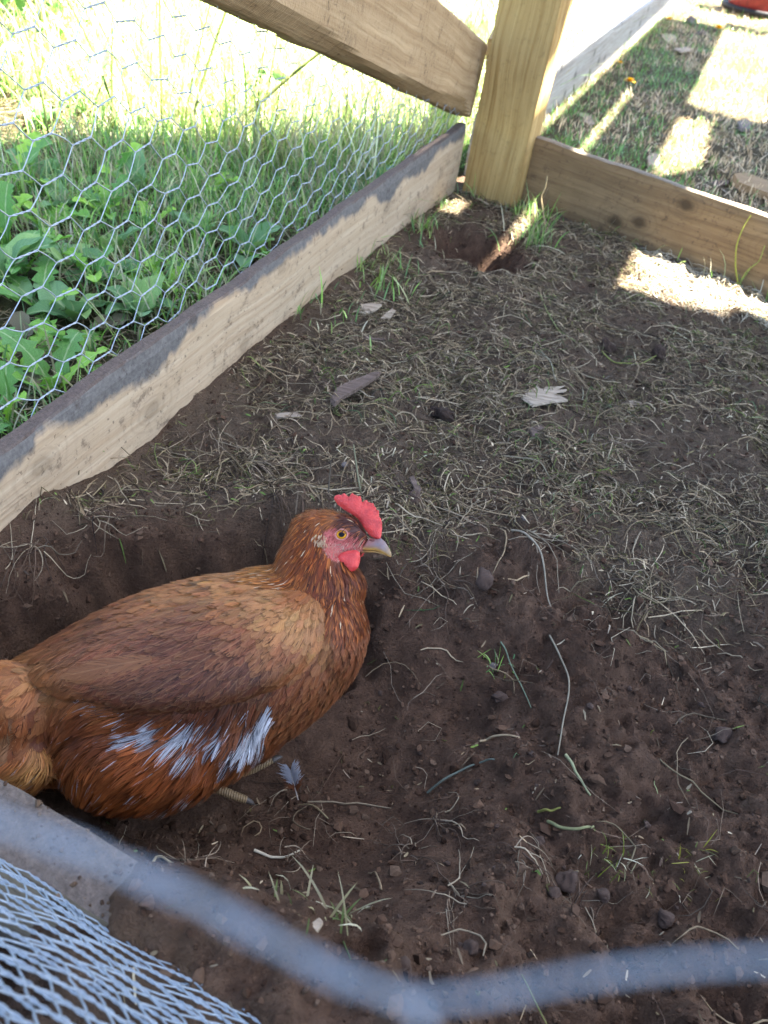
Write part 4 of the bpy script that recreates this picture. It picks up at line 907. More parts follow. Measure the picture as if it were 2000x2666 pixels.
litter(So, x, y, rg.gamma(2.0, .0112, n)+.005, rg.gamma(5, .000085, n)+.0001, pick(PAL_DRY, n, rg, .34), .42, .0036, rg)
x, y = scatter(6800, -.6, 1.75, .004, 1.25, rg, lambda x, y: .28+.0*x); n = len(x)
litter(So, x, y, rg.gamma(3, .012, n)+.012, rg.uniform(.00020, .00048, n), pick(PAL_ROOT, n, rg, .3), 1.4, .006, rg)
x, y = scatter(3200, -.6, 1.75, .004, 1.25, rg, lambda x, y: .10+.5*mat_p(x, y)); n = len(x)
litter(So, x, y, rg.uniform(.03, .09, n), rg.uniform(.0005, .0010, n), pick(PAL_DRY[[0, 1, 3, 5, 8]], n, rg, .3)*.8, .8, .006, rg, 8, 5)
x, y = scatter(4200, -.6, 1.75, .004, 1.25, rg, lambda x, y: .05+.95*mat_p(x, y)*(fbm(x, y, 7, 2, 205) > .02)); n = len(x)
litter(So, x, y, rg.uniform(.012, .045, n), rg.uniform(.0004, .0009, n), pick(PAL_GRN, n, rg), 1.0, .010, rg)
x, y = scatter(5000, 1.13, 1.42, .45, 1.1, rg); n = len(x); litter(So, x, y, rg.gamma(2.0, .0112, n)+.006, rg.uniform(.0004, .0009, n), pick(lin(np.array([(216, 206, 180), (200, 186, 156)])), n, rg), .5, .006, rg)  # paler straw kept to the sun patch, so its colour adds brightness there
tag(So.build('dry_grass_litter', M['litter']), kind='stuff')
# moss scraps
So = Soup(); x, y = scatter(60000, -.6, 1.75, .004, 1.25, rg, lambda x, y: (.05+.95*mat_p(x, y))*np.clip(5*(fbm(x, y, 16, 3, 221)-.12), 0, 1)*.8); n = len(x)
litter(So, x, y, rg.uniform(.004, .013, n), rg.uniform(.0003, .0007, n), pick(lin(np.array([(118, 118, 52), (98, 104, 48), (134, 128, 70), (88, 84, 46)])), n, rg, .25), 2.2, .006, rg, 4)
tag(So.build('moss_scraps', M['litter']), kind='stuff')
# short chaff and leaf scraps
So = Soup(); x, y = scatter(70000, -.6, 1.75, .004, 1.25, rg, lambda x, y: .05+.95*mat_p(x, y)); n = len(x); a = rg.uniform(0, 2*np.pi, n); L = rg.gamma(2.5, .0022, n)+.002
t = np.linspace(-.5, .5, 3); P = np.zeros((n, 3, 3)); P[..., 0] = x[:, None]+np.cos(a)[:, None]*L[:, None]*t; P[..., 1] = y[:, None]+np.sin(a)[:, None]*L[:, None]*t; P[..., 2] = hz(P[..., 0], P[..., 1])+rg.uniform(.0008, .004, n)[:, None]+rg.normal(0, .0015, (n, 1))*t
Sd = nrm(np.stack([-np.sin(a), np.cos(a), rg.normal(0, .6, n)], -1))[:, None, :]; V, Fq = ribbons(P, Sd, (rg.uniform(.0003, .0013, n)[:, None]*np.array([.6, 1, .5])[None])); So.add(V, Fq, np.repeat(pick(np.concatenate([PAL_DRY, PAL_ROOT, PAL_GRN[:2]]), n, rg, .3), 6, axis=0))
tag(So.build('grass_chaff', M['litter']), kind='stuff')
# crumbs of soil
So = Soup(); x, y = scatter(64000, -.65, 1.6, .004, 1.2, rg, lambda x, y: .22+.78*bare_mask(x, y)*np.clip(.4+1.8*fbm(x, y, 8, 3, 301)+.6*sstep(0, .2, x), 0, 1)); n = len(x); R = np.clip(rg.lognormal(-6.7, .55, n), .0005, .0075)
V = ICO_V[None]*R[:, None, None]*(1+rg.normal(0, .30, (n, len(ICO_V), 1)))*np.array([1, 1, .75])*(1+rg.normal(0, .2, (n, 1, 3))); V[..., 0] += x[:, None]; V[..., 1] += y[:, None]; V[..., 2] += (hz(x, y)+R*.35)[:, None]
Fq = (ICO_F[None]+(np.arange(n)*len(ICO_V))[:, None, None]).reshape(-1, 3)
So.add(V.reshape(-1, 3), Fq, np.repeat(pick(lin(np.array([(86, 65, 51), (76, 56, 43), (98, 76, 60), (68, 50, 39), (104, 84, 68)])), n, rg, .2), len(ICO_V), axis=0))
n = 900; t_ = rg.uniform(-.02, .5, n); m_ = rg.uniform(-.040, .002, n); kp = rg.random(n) < np.clip(.15+t_*2.5, 0, 1); t_, m_ = t_[kp], m_[kp]; n = len(t_); R = np.clip(rg.lognormal(-6.9, .5, n), .0004, .003)
V = ICO_V[None]*R[:, None, None]*(1+rg.normal(0, .3, (n, len(ICO_V), 1))); V += (NP[None]+t_[:, None]*ND+m_[:, None]*NN+np.array([0, 0, .1385]))[:, None, :]
So.add(V.reshape(-1, 3), (ICO_F[None]+(np.arange(n)*len(ICO_V))[:, None, None]).reshape(-1, 3), np.repeat(pick(lin(np.array([(86, 67, 54), (104, 84, 68), (122, 104, 88)])), n, rg, .2), len(ICO_V), axis=0))
M['crumb'] = m_strand('soil_crumb', 0, .95, .1, 500, .4)
tag(So.build('soil_crumbs', M['crumb'], smooth=False), kind='stuff')
# bundles of bleached roots along the lip of the dust bath
def root_bundle(px, py, nroot, spread, Lr, ang, rg, z=0.0):
    c = at(px, py, z); c[2] = float(hz(c[0], c[1])); P = np.zeros((nroot, 9, 3)); a0 = math.radians(ang)
    a = rg.normal(a0, spread, nroot); el = rg.uniform(-.1, .5, nroot); L = rg.uniform(.5, 1.0, nroot)*Lr
    cx = np.full(nroot, c[0])+rg.normal(0, .006, nroot); cy = np.full(nroot, c[1])+rg.normal(0, .006, nroot); cl = rg.normal(0, .8, nroot)
    t = np.linspace(0, 1, 9)
    for k in range(9):
        P[:, k, 0] = cx; P[:, k, 1] = cy; a = a+cl/8+rg.normal(0, .16, nroot); cx = cx+np.cos(a)*L/8; cy = cy+np.sin(a)*L/8
    z_ = hz(P[..., 0], P[..., 1]); kp = (z_.max(1)-z_.min(1)) < .95*Lr; P[..., 2] = np.maximum(z_+.0012, c[2]+.004+np.sin(np.pi*np.clip(t*.9, 0, 1))[None]*el[:, None]*.02-t[None]**2*.02); P[..., 2] = np.minimum(P[..., 2], z_+.016)
    if kp.sum() > 2: P = P[kp]; nroot = len(P)
    R = rg.uniform(.0003, .0008, nroot)[:, None]*np.linspace(1, .35, 9)[None]; S2 = Soup(); V, Fq = tubes(P, R, 5); S2.add(V, Fq, np.repeat(pick(PAL_ROOT, nroot, rg, .25)*.85, 45, axis=0))
    return S2.build('root_bundle', M['litter']), c
for (px, py, nr_, sp_, Lr, an_, lb) in (
    (540, 1012, 18, 1.0, .085, -60, 'star of bleached roots on the lip of the hollow above the hen'), (420, 1010, 14, 1.2, .07, 200, 'tangle of pale roots between the kick board and the hollow'),
    (455, 960, 8, .5, .08, -80, 'thin roots hanging upright by the kick board'), (90, 1245, 20, 1.4, .06, -50, 'matted roots and bleached grass at the left edge by the board'),
    (205, 1180, 16, 1.2, .055, -20, 'pale root clump left of the dark hollow'), (255, 1165, 6, .4, .05, -70, 'bent pale stems sticking out of the soil left of the hollow'),
    (30, 1290, 12, 1.5, .05, -80, 'bleached roots lowest on the left soil bank'), (600, 1100, 4, .25, .10, -60, 'long single roots pointing at the comb of the hen'),
    (905, 1205, 12, 1.2, .07, 0, 'pale roots on the soil beside the beak'), (960, 1230, 10, 1.4, .08, 10, 'crossed roots right of the beak'),
    (1130, 1180, 10, .6, .11, -40, 'long dry stems lying right of the hen head'), (1010, 1140, 12, 1.5, .06, 0, 'curly roots on dark soil right of the comb'),
    (640, 1800, 12, 1.4, .035, 60, 'small nest of fine roots by the toes'), (640, 1600, 6, .3, .06, -140, 'dry stems under the breast of the hen'),
    (960, 1740, 14, 1.4, .04, 30, 'whitish grass tuft torn out on bare soil in front of the hen'), (890, 1800, 12, 1.4, .03, 30, 'torn pale grass left of the whitish tuft'),
    (1110, 1880, 12, 1.6, .035, 0, 'grey root knot on bare soil near the large clod'), (970, 1970, 14, 1.2, .05, -60, 'fine root mat in the lower middle of the run'),
    (1250, 1950, 12, 1.3, .06, 30, 'thin roots draped round the large clod'), (250, 1800, 14, 1.3, .05, 150, 'dead grass between the hen and the near board'),
    (420, 1870, 16, 1.3, .05, 120, 'dead grass lying along the near board'), (1500, 1000, 16, 1.5, .07, 0, 'thick drift of dry grass on the right'), (1330, 960, 16, 1.5, .07, 0, 'drift of dry grass right of the split wood chip')):
    o_, c_ = root_bundle(px, py, nr_, sp_, Lr, an_, rg); tag(o_, lb, 'roots', 'root bundles on the soil')

# ------------------------------------------------------------------ living grass and weeds
def blades(S, x, y, z, L, w_, C, lean, rg, K_=5, dirb=None):
    n = len(x); a = rg.uniform(0, 2*np.pi, n); el = np.abs(rg.normal(0, lean, n)); t = np.linspace(0, 1, K_); P = np.zeros((n, K_, 3)); bend = rg.uniform(.2, 1.6, n)
    ang = el[:, None]+bend[:, None]*t[None]**1.4; dr = np.sin(ang)*(L/(K_-1))[:, None]; dz = np.cos(ang)*(L/(K_-1))[:, None]
    rr = np.cumsum(dr, 1)-dr; zz_ = np.cumsum(dz, 1)-dz; P[..., 0] = x[:, None]+np.cos(a)[:, None]*rr; P[..., 1] = y[:, None]+np.sin(a)[:, None]*rr; P[..., 2] = z[:, None]+np.maximum(zz_, .001+0*zz_)
    b = a+np.pi/2+rg.normal(0, .4, n); Sd = np.stack([np.cos(b), np.sin(b), np.zeros(n)], -1)[:, None, :]
    V, Fq = ribbons(P, Sd, w_[:, None]*np.interp(t, [0, .2, .7, 1], [.7, 1, .8, .06])[None]); S.add(V, Fq, np.repeat(C, K_*2, axis=0))
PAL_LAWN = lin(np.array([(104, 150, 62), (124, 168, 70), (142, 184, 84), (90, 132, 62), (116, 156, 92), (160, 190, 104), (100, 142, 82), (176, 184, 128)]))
PAL_SUN = lin(np.array([(186, 208, 122), (206, 216, 150), (164, 194, 100), (220, 224, 176), (140, 174, 84)]))  # sunlit grass in paler colours, so the sun's glare is partly painted
PAL_STRAW = lin(np.array([(186, 178, 142), (168, 158, 122), (150, 146, 106), (196, 190, 160)]))
rg = np.random.default_rng(303)
def lawn_pts(n, s0, s1, q0, q1, m=110):
    s = rg.uniform(s0, s1, n); q = rg.uniform(q0, q1, n); x = L0[0]+s*LD[0]+q*LN[0]; y = L0[1]+s*LD[1]+q*LN[1]; px, py, Z = proj(np.stack([x, y, np.full(n, .05)], -1)); ok = (Z > .05) & (px > -560) & (px < 1760) & (py > -m) & (py < 2211+m); return x[ok], y[ok]
So = Soup()
x, y = lawn_pts(42000, -.5, 1.9, -1.3, -.034); k = rg.random(len(x)) < np.clip(.40+1.5*fbm(x, y, 5, 2, 401)+.35*sq(x, y)[0], .06, 1); x, y = x[k], y[k]; n = len(x)
C = pick(PAL_LAWN, n, rg); d_ = rg.random(n) < .28; C[d_] = pick(PAL_STRAW, d_.sum(), rg); blades(So, x, y, hz(x, y), (rg.gamma(5, .012, n)+.015)*np.clip(.62+.35*sq(x, y)[0], .5, 1), rg.uniform(.0006, .0020, n), C, .6, rg)
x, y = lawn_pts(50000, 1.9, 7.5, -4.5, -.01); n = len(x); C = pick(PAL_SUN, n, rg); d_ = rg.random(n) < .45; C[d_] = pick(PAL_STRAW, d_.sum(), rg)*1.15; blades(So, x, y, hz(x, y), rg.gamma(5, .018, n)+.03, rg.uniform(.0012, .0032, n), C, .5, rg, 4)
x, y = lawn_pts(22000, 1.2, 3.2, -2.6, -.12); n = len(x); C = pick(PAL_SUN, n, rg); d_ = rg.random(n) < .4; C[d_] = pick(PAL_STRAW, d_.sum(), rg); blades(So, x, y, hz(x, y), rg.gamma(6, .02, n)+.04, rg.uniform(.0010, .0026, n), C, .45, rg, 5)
tag(So.build('lawn_grass', M['grass']), kind='stuff')
So = Soup()
x, y = lawn_pts(9000, -.5, 1.4, -1.1, -.034); n = len(x); a = rg.uniform(0, 6.28, n); L = rg.uniform(.02, .07, n); t = np.linspace(0, 1, 4)
P = np.zeros((n, 4, 3)); P[..., 0] = x[:, None]+np.cos(a)[:, None]*L[:, None]*t; P[..., 1] = y[:, None]+np.sin(a)[:, None]*L[:, None]*t; P[..., 2] = hz(P[..., 0], P[..., 1])+rg.uniform(.002, .02, n)[:, None]
V, Fq = tubes(P, np.full((n, 4), .0006), 3); So.add(V, Fq, np.repeat(pick(PAL_DRY, n, rg), 12, axis=0)); tag(So.build('dead_thatch', M['litter']), kind='stuff')
# cropped grass of the second run
So = Soup(); s = rg.uniform(1.45, 7.2, 76000); s = 1.45+(s-1.45)**1.25/ (5.75**.25); q = rg.uniform(.03, 2.2, len(s)); x = L0[0]+s*LD[0]+q*LN[0]; y = L0[1]+s*LD[1]+q*LN[1]; ok = in_view(x, y) & ((x-RP[0])*RN[0]+(y-RP[1])*RN[1] < -.032); x, y = x[ok], y[ok]; n = len(x)
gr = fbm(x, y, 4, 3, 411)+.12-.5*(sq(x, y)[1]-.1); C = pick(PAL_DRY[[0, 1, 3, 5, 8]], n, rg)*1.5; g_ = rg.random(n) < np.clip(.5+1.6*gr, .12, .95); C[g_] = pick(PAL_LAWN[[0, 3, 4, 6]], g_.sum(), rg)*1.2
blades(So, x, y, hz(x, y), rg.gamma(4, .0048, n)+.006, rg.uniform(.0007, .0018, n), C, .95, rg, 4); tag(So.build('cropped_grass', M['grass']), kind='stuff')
# tufts along the foot of the boards and the post
def tuft(px, py, n, L, spread, label, pal=PAL_LAWN, lean=.45, w_=.0011, cat='grass tuft'):
    c = at(px, py, 0.0); c = at(px, py, float(hz(c[0], c[1]))); x = c[0]+rg.normal(0, spread, n); y = c[1]+rg.normal(0, spread, n); ok = ~on_board(x, y) & (np.abs((x-.12)) + np.abs(y-1.975) > .09); x, y = x[ok], y[ok]; n = len(x)
    S2 = Soup(); C = pick(pal, n, rg); d_ = rg.random(n) < .25; C[d_] = pick(PAL_STRAW, d_.sum(), rg); blades(S2, x, y, hz(x, y)-.003, rg.gamma(6, L/6, n), rg.uniform(.6, 1.3, n)*w_, C, lean, rg); e = empty('grass_tuft', tuple(c)); tag(e, label, cat, 'grass tufts in the run'); tag(keep(S2.build('blades', M['grass']), e), kind='stuff')
tuft(960, 450, 50, .026, .022, 'green tuft between the left kick board and the post'); tuft(1040, 425, 60, .035, .03, 'green tuft at the front foot of the post'); tuft(1140, 470, 110, .045, .028, 'bright tuft at the right foot of the post beside the sunlit streak')
tuft(1150, 530, 80, .05, .022, 'drooping tuft on the right lip of the hole by the post'); tuft(905, 500, 60, .04, .03, 'tuft along the far end of the left kick board'); tuft(800, 590, 80, .035, .04, 'low tuft beside the left kick board midway')
tuft(690, 670, 50, .03, .04, 'sparse tuft beside the left kick board above the bark chips'); tuft(1290, 490, 50, .04, .03, 'thin tuft against the right kick board near the post'); tuft(1350, 500, 22, .07, .012, 'two tall blades against the right kick board')
tuft(1420, 540, 50, .03, .03, 'low tuft below the middle of the right kick board'); tuft(1530, 580, 50, .03, .03, 'low tuft at the sunlit patch by the right kick board'); tuft(1620, 620, 40, .035, .03, 'tuft in the right corner below the kick board')
tuft(1060, 1460, 22, .02, .008, 'tiny green sprout alone on bare soil', PAL_LAWN, .5, .0006); tuft(840, 645, 40, .03, .03, 'grass tuft by the pale bark chip'); tuft(715, 2020, 20, .026, .012, 'grass tuft with broad blades next to the near board', lin(np.array([(112, 128, 76), (156, 148, 110)])), .6, .0008); tuft(560, 1985, 20, .022, .02, 'grass tuft behind the blurred wire', lin(np.array([(112, 128, 76), (156, 148, 110)])), .6, .0008)
tuft(1320, 1870, 60, .014, .012, 'mossy green sprig right of the large clod', lin(np.array([(112, 124, 40), (92, 108, 36)])), .9, .0005); tuft(1480, 1885, 50, .012, .012, 'yellow-green moss scrap on the right soil', lin(np.array([(142, 138, 50), (112, 118, 44)])), 1.0, .0005)
tuft(880, 1185, 30, .014, .008, 'moss sprig beside the beak', lin(np.array([(112, 124, 60), (92, 108, 50)])), .9, .0005); tuft(1240, 900, 60, .02, .03, 'moss patch right of the split chip', lin(np.array([(120, 124, 60), (98, 108, 50)])), .9, .0006)
tuft(750, 1290, 6, .03, .01, 'fine grass stems behind the comb', PAL_STRAW, .1, .0006)
# leaves
def leaf_mesh(kind, rg, col):
    m = 34; v = np.linspace(0, 1, m)
    if kind == 'dandelion':
        env = .035+.17*np.sin(np.pi*np.clip(v, 0, 1)**1.35*.93)**1.1; lob = 1-.6*((v*6.5+rg.random()) % 1.0)*(v < .86); wd = env*lob
    elif kind == 'dock':
        wd = .02+.24*np.sin(np.pi*np.clip(v*1.0, 0, 1)**.8)**.8*(v > .12)+.012
    else:
        wd = .02+.32*np.sin(np.pi*np.clip((v-.25)/.75, 0, 1)**.8)**.7+.012
    wd[-1] = .004; el0 = rg.uniform(.5, 1.15); ang = el0-rg.uniform(.7, 1.5)*v**1.3; dx = np.cos(ang)/(m-1); dz = np.sin(ang)/(m-1); X = np.cumsum(dx)-dx[0]; Z = np.cumsum(dz)-dz[0]
    us = np.array([-1, -.5, 0, .5, 1.0]); V = np.zeros((m, 5, 3)); UV = np.zeros((m, 5, 2)); curl = rg.uniform(.15, .5); wob = rg.uniform(0, 6)
    for j, u in enumerate(us):
        V[:, j, 0] = X-np.abs(u)*wd*.25*np.sin(ang)*0; V[:, j, 1] = u*wd*(1+.08*np.sin(v*19+j+wob)); V[:, j, 2] = Z+curl*np.abs(u)*wd+.02*np.sin(v*16+u*2+wob)*np.abs(u); UV[:, j] = (np.full(m, .5+.5*u*.9), v) if False else np.stack([np.full(m, .5+.5*u), v], 1)
    i_ = np.arange(m-1)[:, None]*5+np.arange(4)[None]; Fq = np.stack([i_, i_+1, i_+6, i_+5], -1).reshape(-1, 4)
    o = mk('leaf', V.reshape(-1, 3), [Fq], M['leaf'], col=np.tile(col, (m*5, 1)), uv=UV.reshape(-1, 2)); me = o.data; bpy.data.objects.remove(o); return me
LEAFC = {'dandelion': [(118, 172, 56), (146, 194, 60), (96, 148, 66)], 'dock': [(118, 158, 104), (98, 142, 84), (142, 178, 100)], 'round': [(84, 130, 84), (98, 146, 90)]}
LM = {k: [leaf_mesh(k, rg, lin(np.array(c))*1.1) for c in cs for _ in range(3)] for k, cs in LEAFC.items()}
DRYM = [leaf_mesh('round', rg, lin(np.array((126, 116, 92)))) for _ in range(3)]
def weed(x, y, kind, n, L, label, group, name, cat='weed', meshes=None):
    z = float(hz(x, y)); e = empty(name, (x, y, z)); tag(e, label, cat, group); a0 = rg.uniform(0, 6.28)
    for k in range(n):
        me = (meshes or LM[kind])[rg.integers(0, len(meshes or LM[kind]))]; o = bpy.data.objects.new('leaf', me); COL.objects.link(o); o.parent = e
        s_ = L*rg.uniform(.7, 1.15); o.scale = (s_, s_*rg.uniform(.85, 1.1), s_); o.rotation_euler = (rg.normal(0, .12), rg.uniform(-.45, .15), a0+k*6.283/n+rg.normal(0, .3))
    return e
def wpos(px, py):
    p = at(px, py, .0); return p[0], p[1]
for (px, py, kind, n, L, lb) in (
    (120, 850, 'dandelion', 5, .15, 'large dandelion with an upright jagged leaf right behind the pale kick board'), (95, 690, 'dandelion', 6, .12, 'bright dandelion rosette left of the large upright leaf'),
    (40, 800, 'dandelion', 5, .11, 'dandelion at the left edge of the wire'), (210, 640, 'dandelion', 6, .10, 'toothed dandelion in the middle of the shaded grass'),
    (300, 690, 'dock', 6, .085, 'dark broad-leaved weed just behind the kick board'), (250, 560, 'dock', 5, .09, 'broad-leaved weed amid grass stalks'), (30, 420, 'dandelion', 7, .16, 'blue-green large leaf rosette at the left edge'),
    (150, 470, 'dock', 6, .10, 'grey-green weed left in the shaded grass'), (330, 520, 'dandelion', 5, .09, 'small dandelion among dense grass'), (10, 640, 'dock', 6, .12, 'big pale dock leaves at the far left'), (400, 600, 'round', 6, .06, 'round-leaved weed close to the kick board'),
    (520, 470, 'round', 6, .07, 'round-leaved weed at the sunlit edge of the grass'), (450, 420, 'dandelion', 5, .10, 'dandelion with one yellow-lit leaf'), (620, 400, 'round', 5, .07, 'dark round leaves near the far end of the wire'), (70, 560, 'round', 6, .08, 'round-leaved weed below the blue-green rosette'),
    (180, 780, 'dandelion', 4, .10, 'dandelion hugging the top of the kick board'), (20, 920, 'dandelion', 4, .11, 'yellow-green leaves at the lower left end of the wire'), (270, 430, 'dandelion', 6, .11, 'dandelion under the tall stalks'), (360, 640, 'dandelion', 4, .08, 'little dandelion beside the kick board')):
    x_, y_ = wpos(px, py); s_, q_ = sq(x_, y_)
    if q_ > -.06: x_, y_ = x_-LN[0]*(q_+.06), y_-LN[1]*(q_+.06)
    weed(x_, y_, kind, n, L*(.6 if kind == 'round' else .82), lb, 'weeds behind the wire', {'dandelion': 'dandelion', 'dock': 'dock_plant', 'round': 'plantain'}[kind])
for (px, py, kind, n, L, lb) in ((60, 620, 'dandelion', 6, .13, 'lobed dandelion leaves fanning out at the left below the round rosette'), (150, 600, 'dock', 6, .10, 'broad pale leaves between two dandelions'), (230, 500, 'dandelion', 6, .10, 'dandelion at mid height of the wire'), (100, 510, 'dandelion', 6, .12, 'dandelion above the broad pale leaves'), (330, 610, 'dandelion', 6, .09, 'jagged leaves just above the kick board, halfway along the wire'), (430, 520, 'dock', 6, .08, 'oval leaves among the grass right of the middle of the wire'), (160, 700, 'dock', 6, .10, 'oval shiny leaves next to the tallest jagged leaf'), (270, 620, 'round', 7, .08, 'cluster of dark round leaves behind the kick board'), (20, 540, 'dandelion', 6, .13, 'long toothed leaves at the far left of the wire'), (380, 460, 'round', 6, .07, 'small round leaves under the stout stalk')):
    x_, y_ = wpos(px, py); s_, q_ = sq(x_, y_)
    if q_ > -.06: x_, y_ = x_-LN[0]*(q_+.06), y_-LN[1]*(q_+.06)
    weed(x_, y_, kind, n, L*(.6 if kind == 'round' else .82), lb, 'weeds behind the wire', {'dandelion': 'dandelion', 'dock': 'dock_plant', 'round': 'plantain'}[kind])
for (px, py, lb) in ((50, 740, 'withered grey leaves under the dandelions at the left'), (230, 720, 'withered buff leaves beside the kick board'), (90, 860, 'shrivelled grey leaves lowest behind the kick board')):
    x_, y_ = wpos(px, py); s_, q_ = sq(x_, y_); q2 = min(q_, -.07); x_, y_ = x_-LN[0]*(q_-q2), y_-LN[1]*(q_-q2); weed(x_, y_, 'round', 4, .04, lb, 'withered weeds', 'withered_weed', 'weed', DRYM)
# more weeds out in the lawn
for k in range(26):
    s_ = rg.uniform(-.2, 1.6); q_ = -rg.uniform(.12, 1.1); p = W(s_, q_)
    if in_view(np.array([p[0]]), np.array([p[1]]), np.array([.03]), 100)[0]: kd = ('dandelion', 'dock', 'round')[k % 3]; weed(p[0], p[1], kd, 5, rg.uniform(.05, .09), ('low lobed dandelion out in the shaded lawn beyond the wire', 'low oval-leaved weed out in the shaded lawn beyond the wire', 'low round-leaved weed out in the shaded lawn beyond the wire')[k % 3], 'low weeds of the lawn', 'lawn_weed')
# tall stalks rising from the lawn
def stalk(base, top, r, col, label, branches=(), bendm=.05, head=False):
    b = at(*base, 0.0); b[2] = float(hz(b[0], b[1])); dpt = float((b-EYE)@FW); t_ = EYE+ray(*top)*(dpt-.08); e = empty('tall_stalk', tuple(b)); tag(e, label, 'stalk', 'tall stalks in the sunlit lawn')
    t = np.linspace(0, 1, 12)[:, None]; sd = nrm(np.cross(t_-b, FW)); P = b+(t_-b)*t+sd*bendm*np.sin(np.pi*t)*np.linalg.norm(t_-b); S2 = Soup(); V, Fq = tubes(P[None], (1.25*r*np.linspace(1, .55, 12))[None], 6); S2.add(V, Fq, lin(np.array(col))); keep(S2.build('stem', M['litter']), e)
    for (f, ln_, ag) in branches:
        i = int(f*11); p0 = P[i]; d = nrm(P[min(i+1, 11)]-P[max(i-1, 0)]); dd = nrm(d*math.cos(ag)+sd*math.sin(ag)); S2 = Soup(); PP = p0+dd*ln_*np.linspace(0, 1, 6)[:, None]+np.array([0, 0, 1])*.02*np.linspace(0, 1, 6)[:, None]**2; V, Fq = tubes(PP[None], (r*.6*np.linspace(1, .5, 6))[None], 5); S2.add(V, Fq, lin(np.array(col))); keep(S2.build('side_shoot', M['grass']), e)
        for k in range(3):
            me = LM['dock'][rg.integers(0, 9)]; o = bpy.data.objects.new('leaf', me); COL.objects.link(o); keep(o, e); o.location = PP[2+k]; o.scale = (.045,)*3; o.rotation_euler = (rg.normal(0, .5), rg.normal(0, .5), rg.uniform(0, 6.28))
g1, g2 = (86, 98, 40), (96, 110, 44)
stalk((482, 297), (700, 106), .0045, (112, 118, 62), 'thick leaning stalk reaching up to the diagonal brace', ((.3, .12, .6), (.5, .14, .7)), .02)
stalk((482, 297), (497, 215), .002, g1, 'short upright shoot at the foot of the thick leaning stalk', (), .02)
stalk((262, 330), (128, -30), .0032, g1, 'long bowed stalk crossing the upper left of the wire', (), -.06); stalk((300, 318), (180, -20), .0022, g1, 'thin bowed stalk beside the long bowed one', (), -.05)
stalk((356, 325), (345, -20), .003, g2, 'upright bright stalk in the middle of the wire', (), .01); stalk((390, 330), (462, -20), .0024, g1, 'thin stalk leaning right below the brace', (), .02); stalk((398, 322), (495, 5), .0034, g1, 'stout stalk leaning right and meeting the brace', (), .02)
stalk((546, 335), (577, 62), .0018, g1, 'fine upright twig under the brace', ((.5, .05, .8),), .01); stalk((110, 330), (40, 20), .0022, g1, 'stalk at the far left of the wire', (), -.03); stalk((246, 325), (243, 60), .0025, g2, 'straight green stalk behind the wire', ((.6, .06, .7),), .01); stalk((585, 345), (620, 120), .0014, g1, 'hair-thin twig right of the fine twig', (), .02)
stalk((205, 282), (222, 180), .0016, g2, 'short grass stalk with a bent tip', (), .08)
# leafy shrubs in the top left corner
def shrub(px, py, n, R, h, label):
    c = at(px, py, 0.0); e = empty('leafy_shrub', tuple(c)); tag(e, label, 'shrub', 'shrubs at the edge of the lawn'); S2 = Soup()
    for k in range(9):
        a = rg.uniform(0, 6.28); tp = c+np.array([math.cos(a)*R*.6, math.sin(a)*R*.6, h*rg.uniform(.7, 1)]); P = c+(tp-c)*np.linspace(0, 1, 6)[:, None]; V, Fq = tubes(P[None], (.006*np.linspace(1, .4, 6))[None], 5); S2.add(V, Fq, lin(np.array((90, 84, 60))))
    keep(S2.build('branches', M['litter']), e); S2 = Soup(); p = rg.normal(0, 1, (n, 3)); p = p/np.linalg.norm(p, axis=1, keepdims=True)*rg.random((n, 1))**.4*np.array([R, R, h*.5])+c+np.array([0, 0, h*.52]); p = p+rg.normal(0, .03, (n, 3))
    d = nrm(rg.normal(0, 1, (n, 3))); L = rg.uniform(.02, .05, n); s2 = nrm(np.cross(d, rg.normal(0, 1, (n, 3)))); t = np.linspace(-.5, .5, 4); P = p[:, None, :]+d[:, None, :]*(L[:, None]*t)[..., None]; V, Fq = ribbons(P, s2[:, None, :], (L*.28)[:, None]*np.array([.15, 1, .8, .1])[None]); S2.add(V, Fq, np.repeat(pick(PAL_LAWN[[0, 3, 4, 6]], n, rg, .25), 8, axis=0)); keep(S2.build('foliage', M['grass']), e)
shrub(-60, 120, 2600, .45, .9, 'dark leafy shrub in the top left corner'); shrub(20, 30, 1600, .4, .6, 'bush behind the dark leafy shrub')

# ------------------------------------------------------------------ stones, chips and single finds
rg = np.random.default_rng(505)
M['stone'] = m_simple('reddish_stone', lin((108, 87, 74)), lin((76, 60, 50)), 260, .9, .7, .002)
M['stone_grey'] = m_simple('grey_stone', lin((136, 124, 116)), lin((100, 90, 84)), 150, .85, .5, .0015)
M['clod'] = m_simple('dark_clod', lin((104, 82, 66)), lin((72, 56, 46)), 200, .95, 1.0, .004)
def stone_mesh(seed, mat):
    v = ICO3_V; n = fbm(v[:, 0]*1.3+seed, v[:, 1]*1.3+v[:, 2]*1.1, 1.2, 4, seed); o = mk('stone', v*(1+.85*n[:, None])*np.array([1, .8, .6]), [ICO3_F], mat); me = o.data; bpy.data.objects.remove(o); return me
SM = [stone_mesh(900+k, M['stone']) for k in range(5)]; SG = [stone_mesh(920+k, M['stone_grey']) for k in range(3)]; CM = [stone_mesh(940+k, M['clod']) for k in range(3)]
def put(name, me, px, py, rpx, label, cat, group=None, sink=.25):
    p = at(px, py, 0.0)
    for _ in range(3): p = at(px, py, float(hz(p[0], p[1])))
    dpt = float((p-EYE)@FW); r = rpx*dpt/1725; o = bpy.data.objects.new(name, me); COL.objects.link(o); o.location = (p[0], p[1], p[2]+r*(.65-sink)); o.scale = (r, r, r); o.rotation_euler = (rg.normal(0, .3), rg.normal(0, .3), rg.uniform(0, 6.28)); return tag(o, label, cat, group)
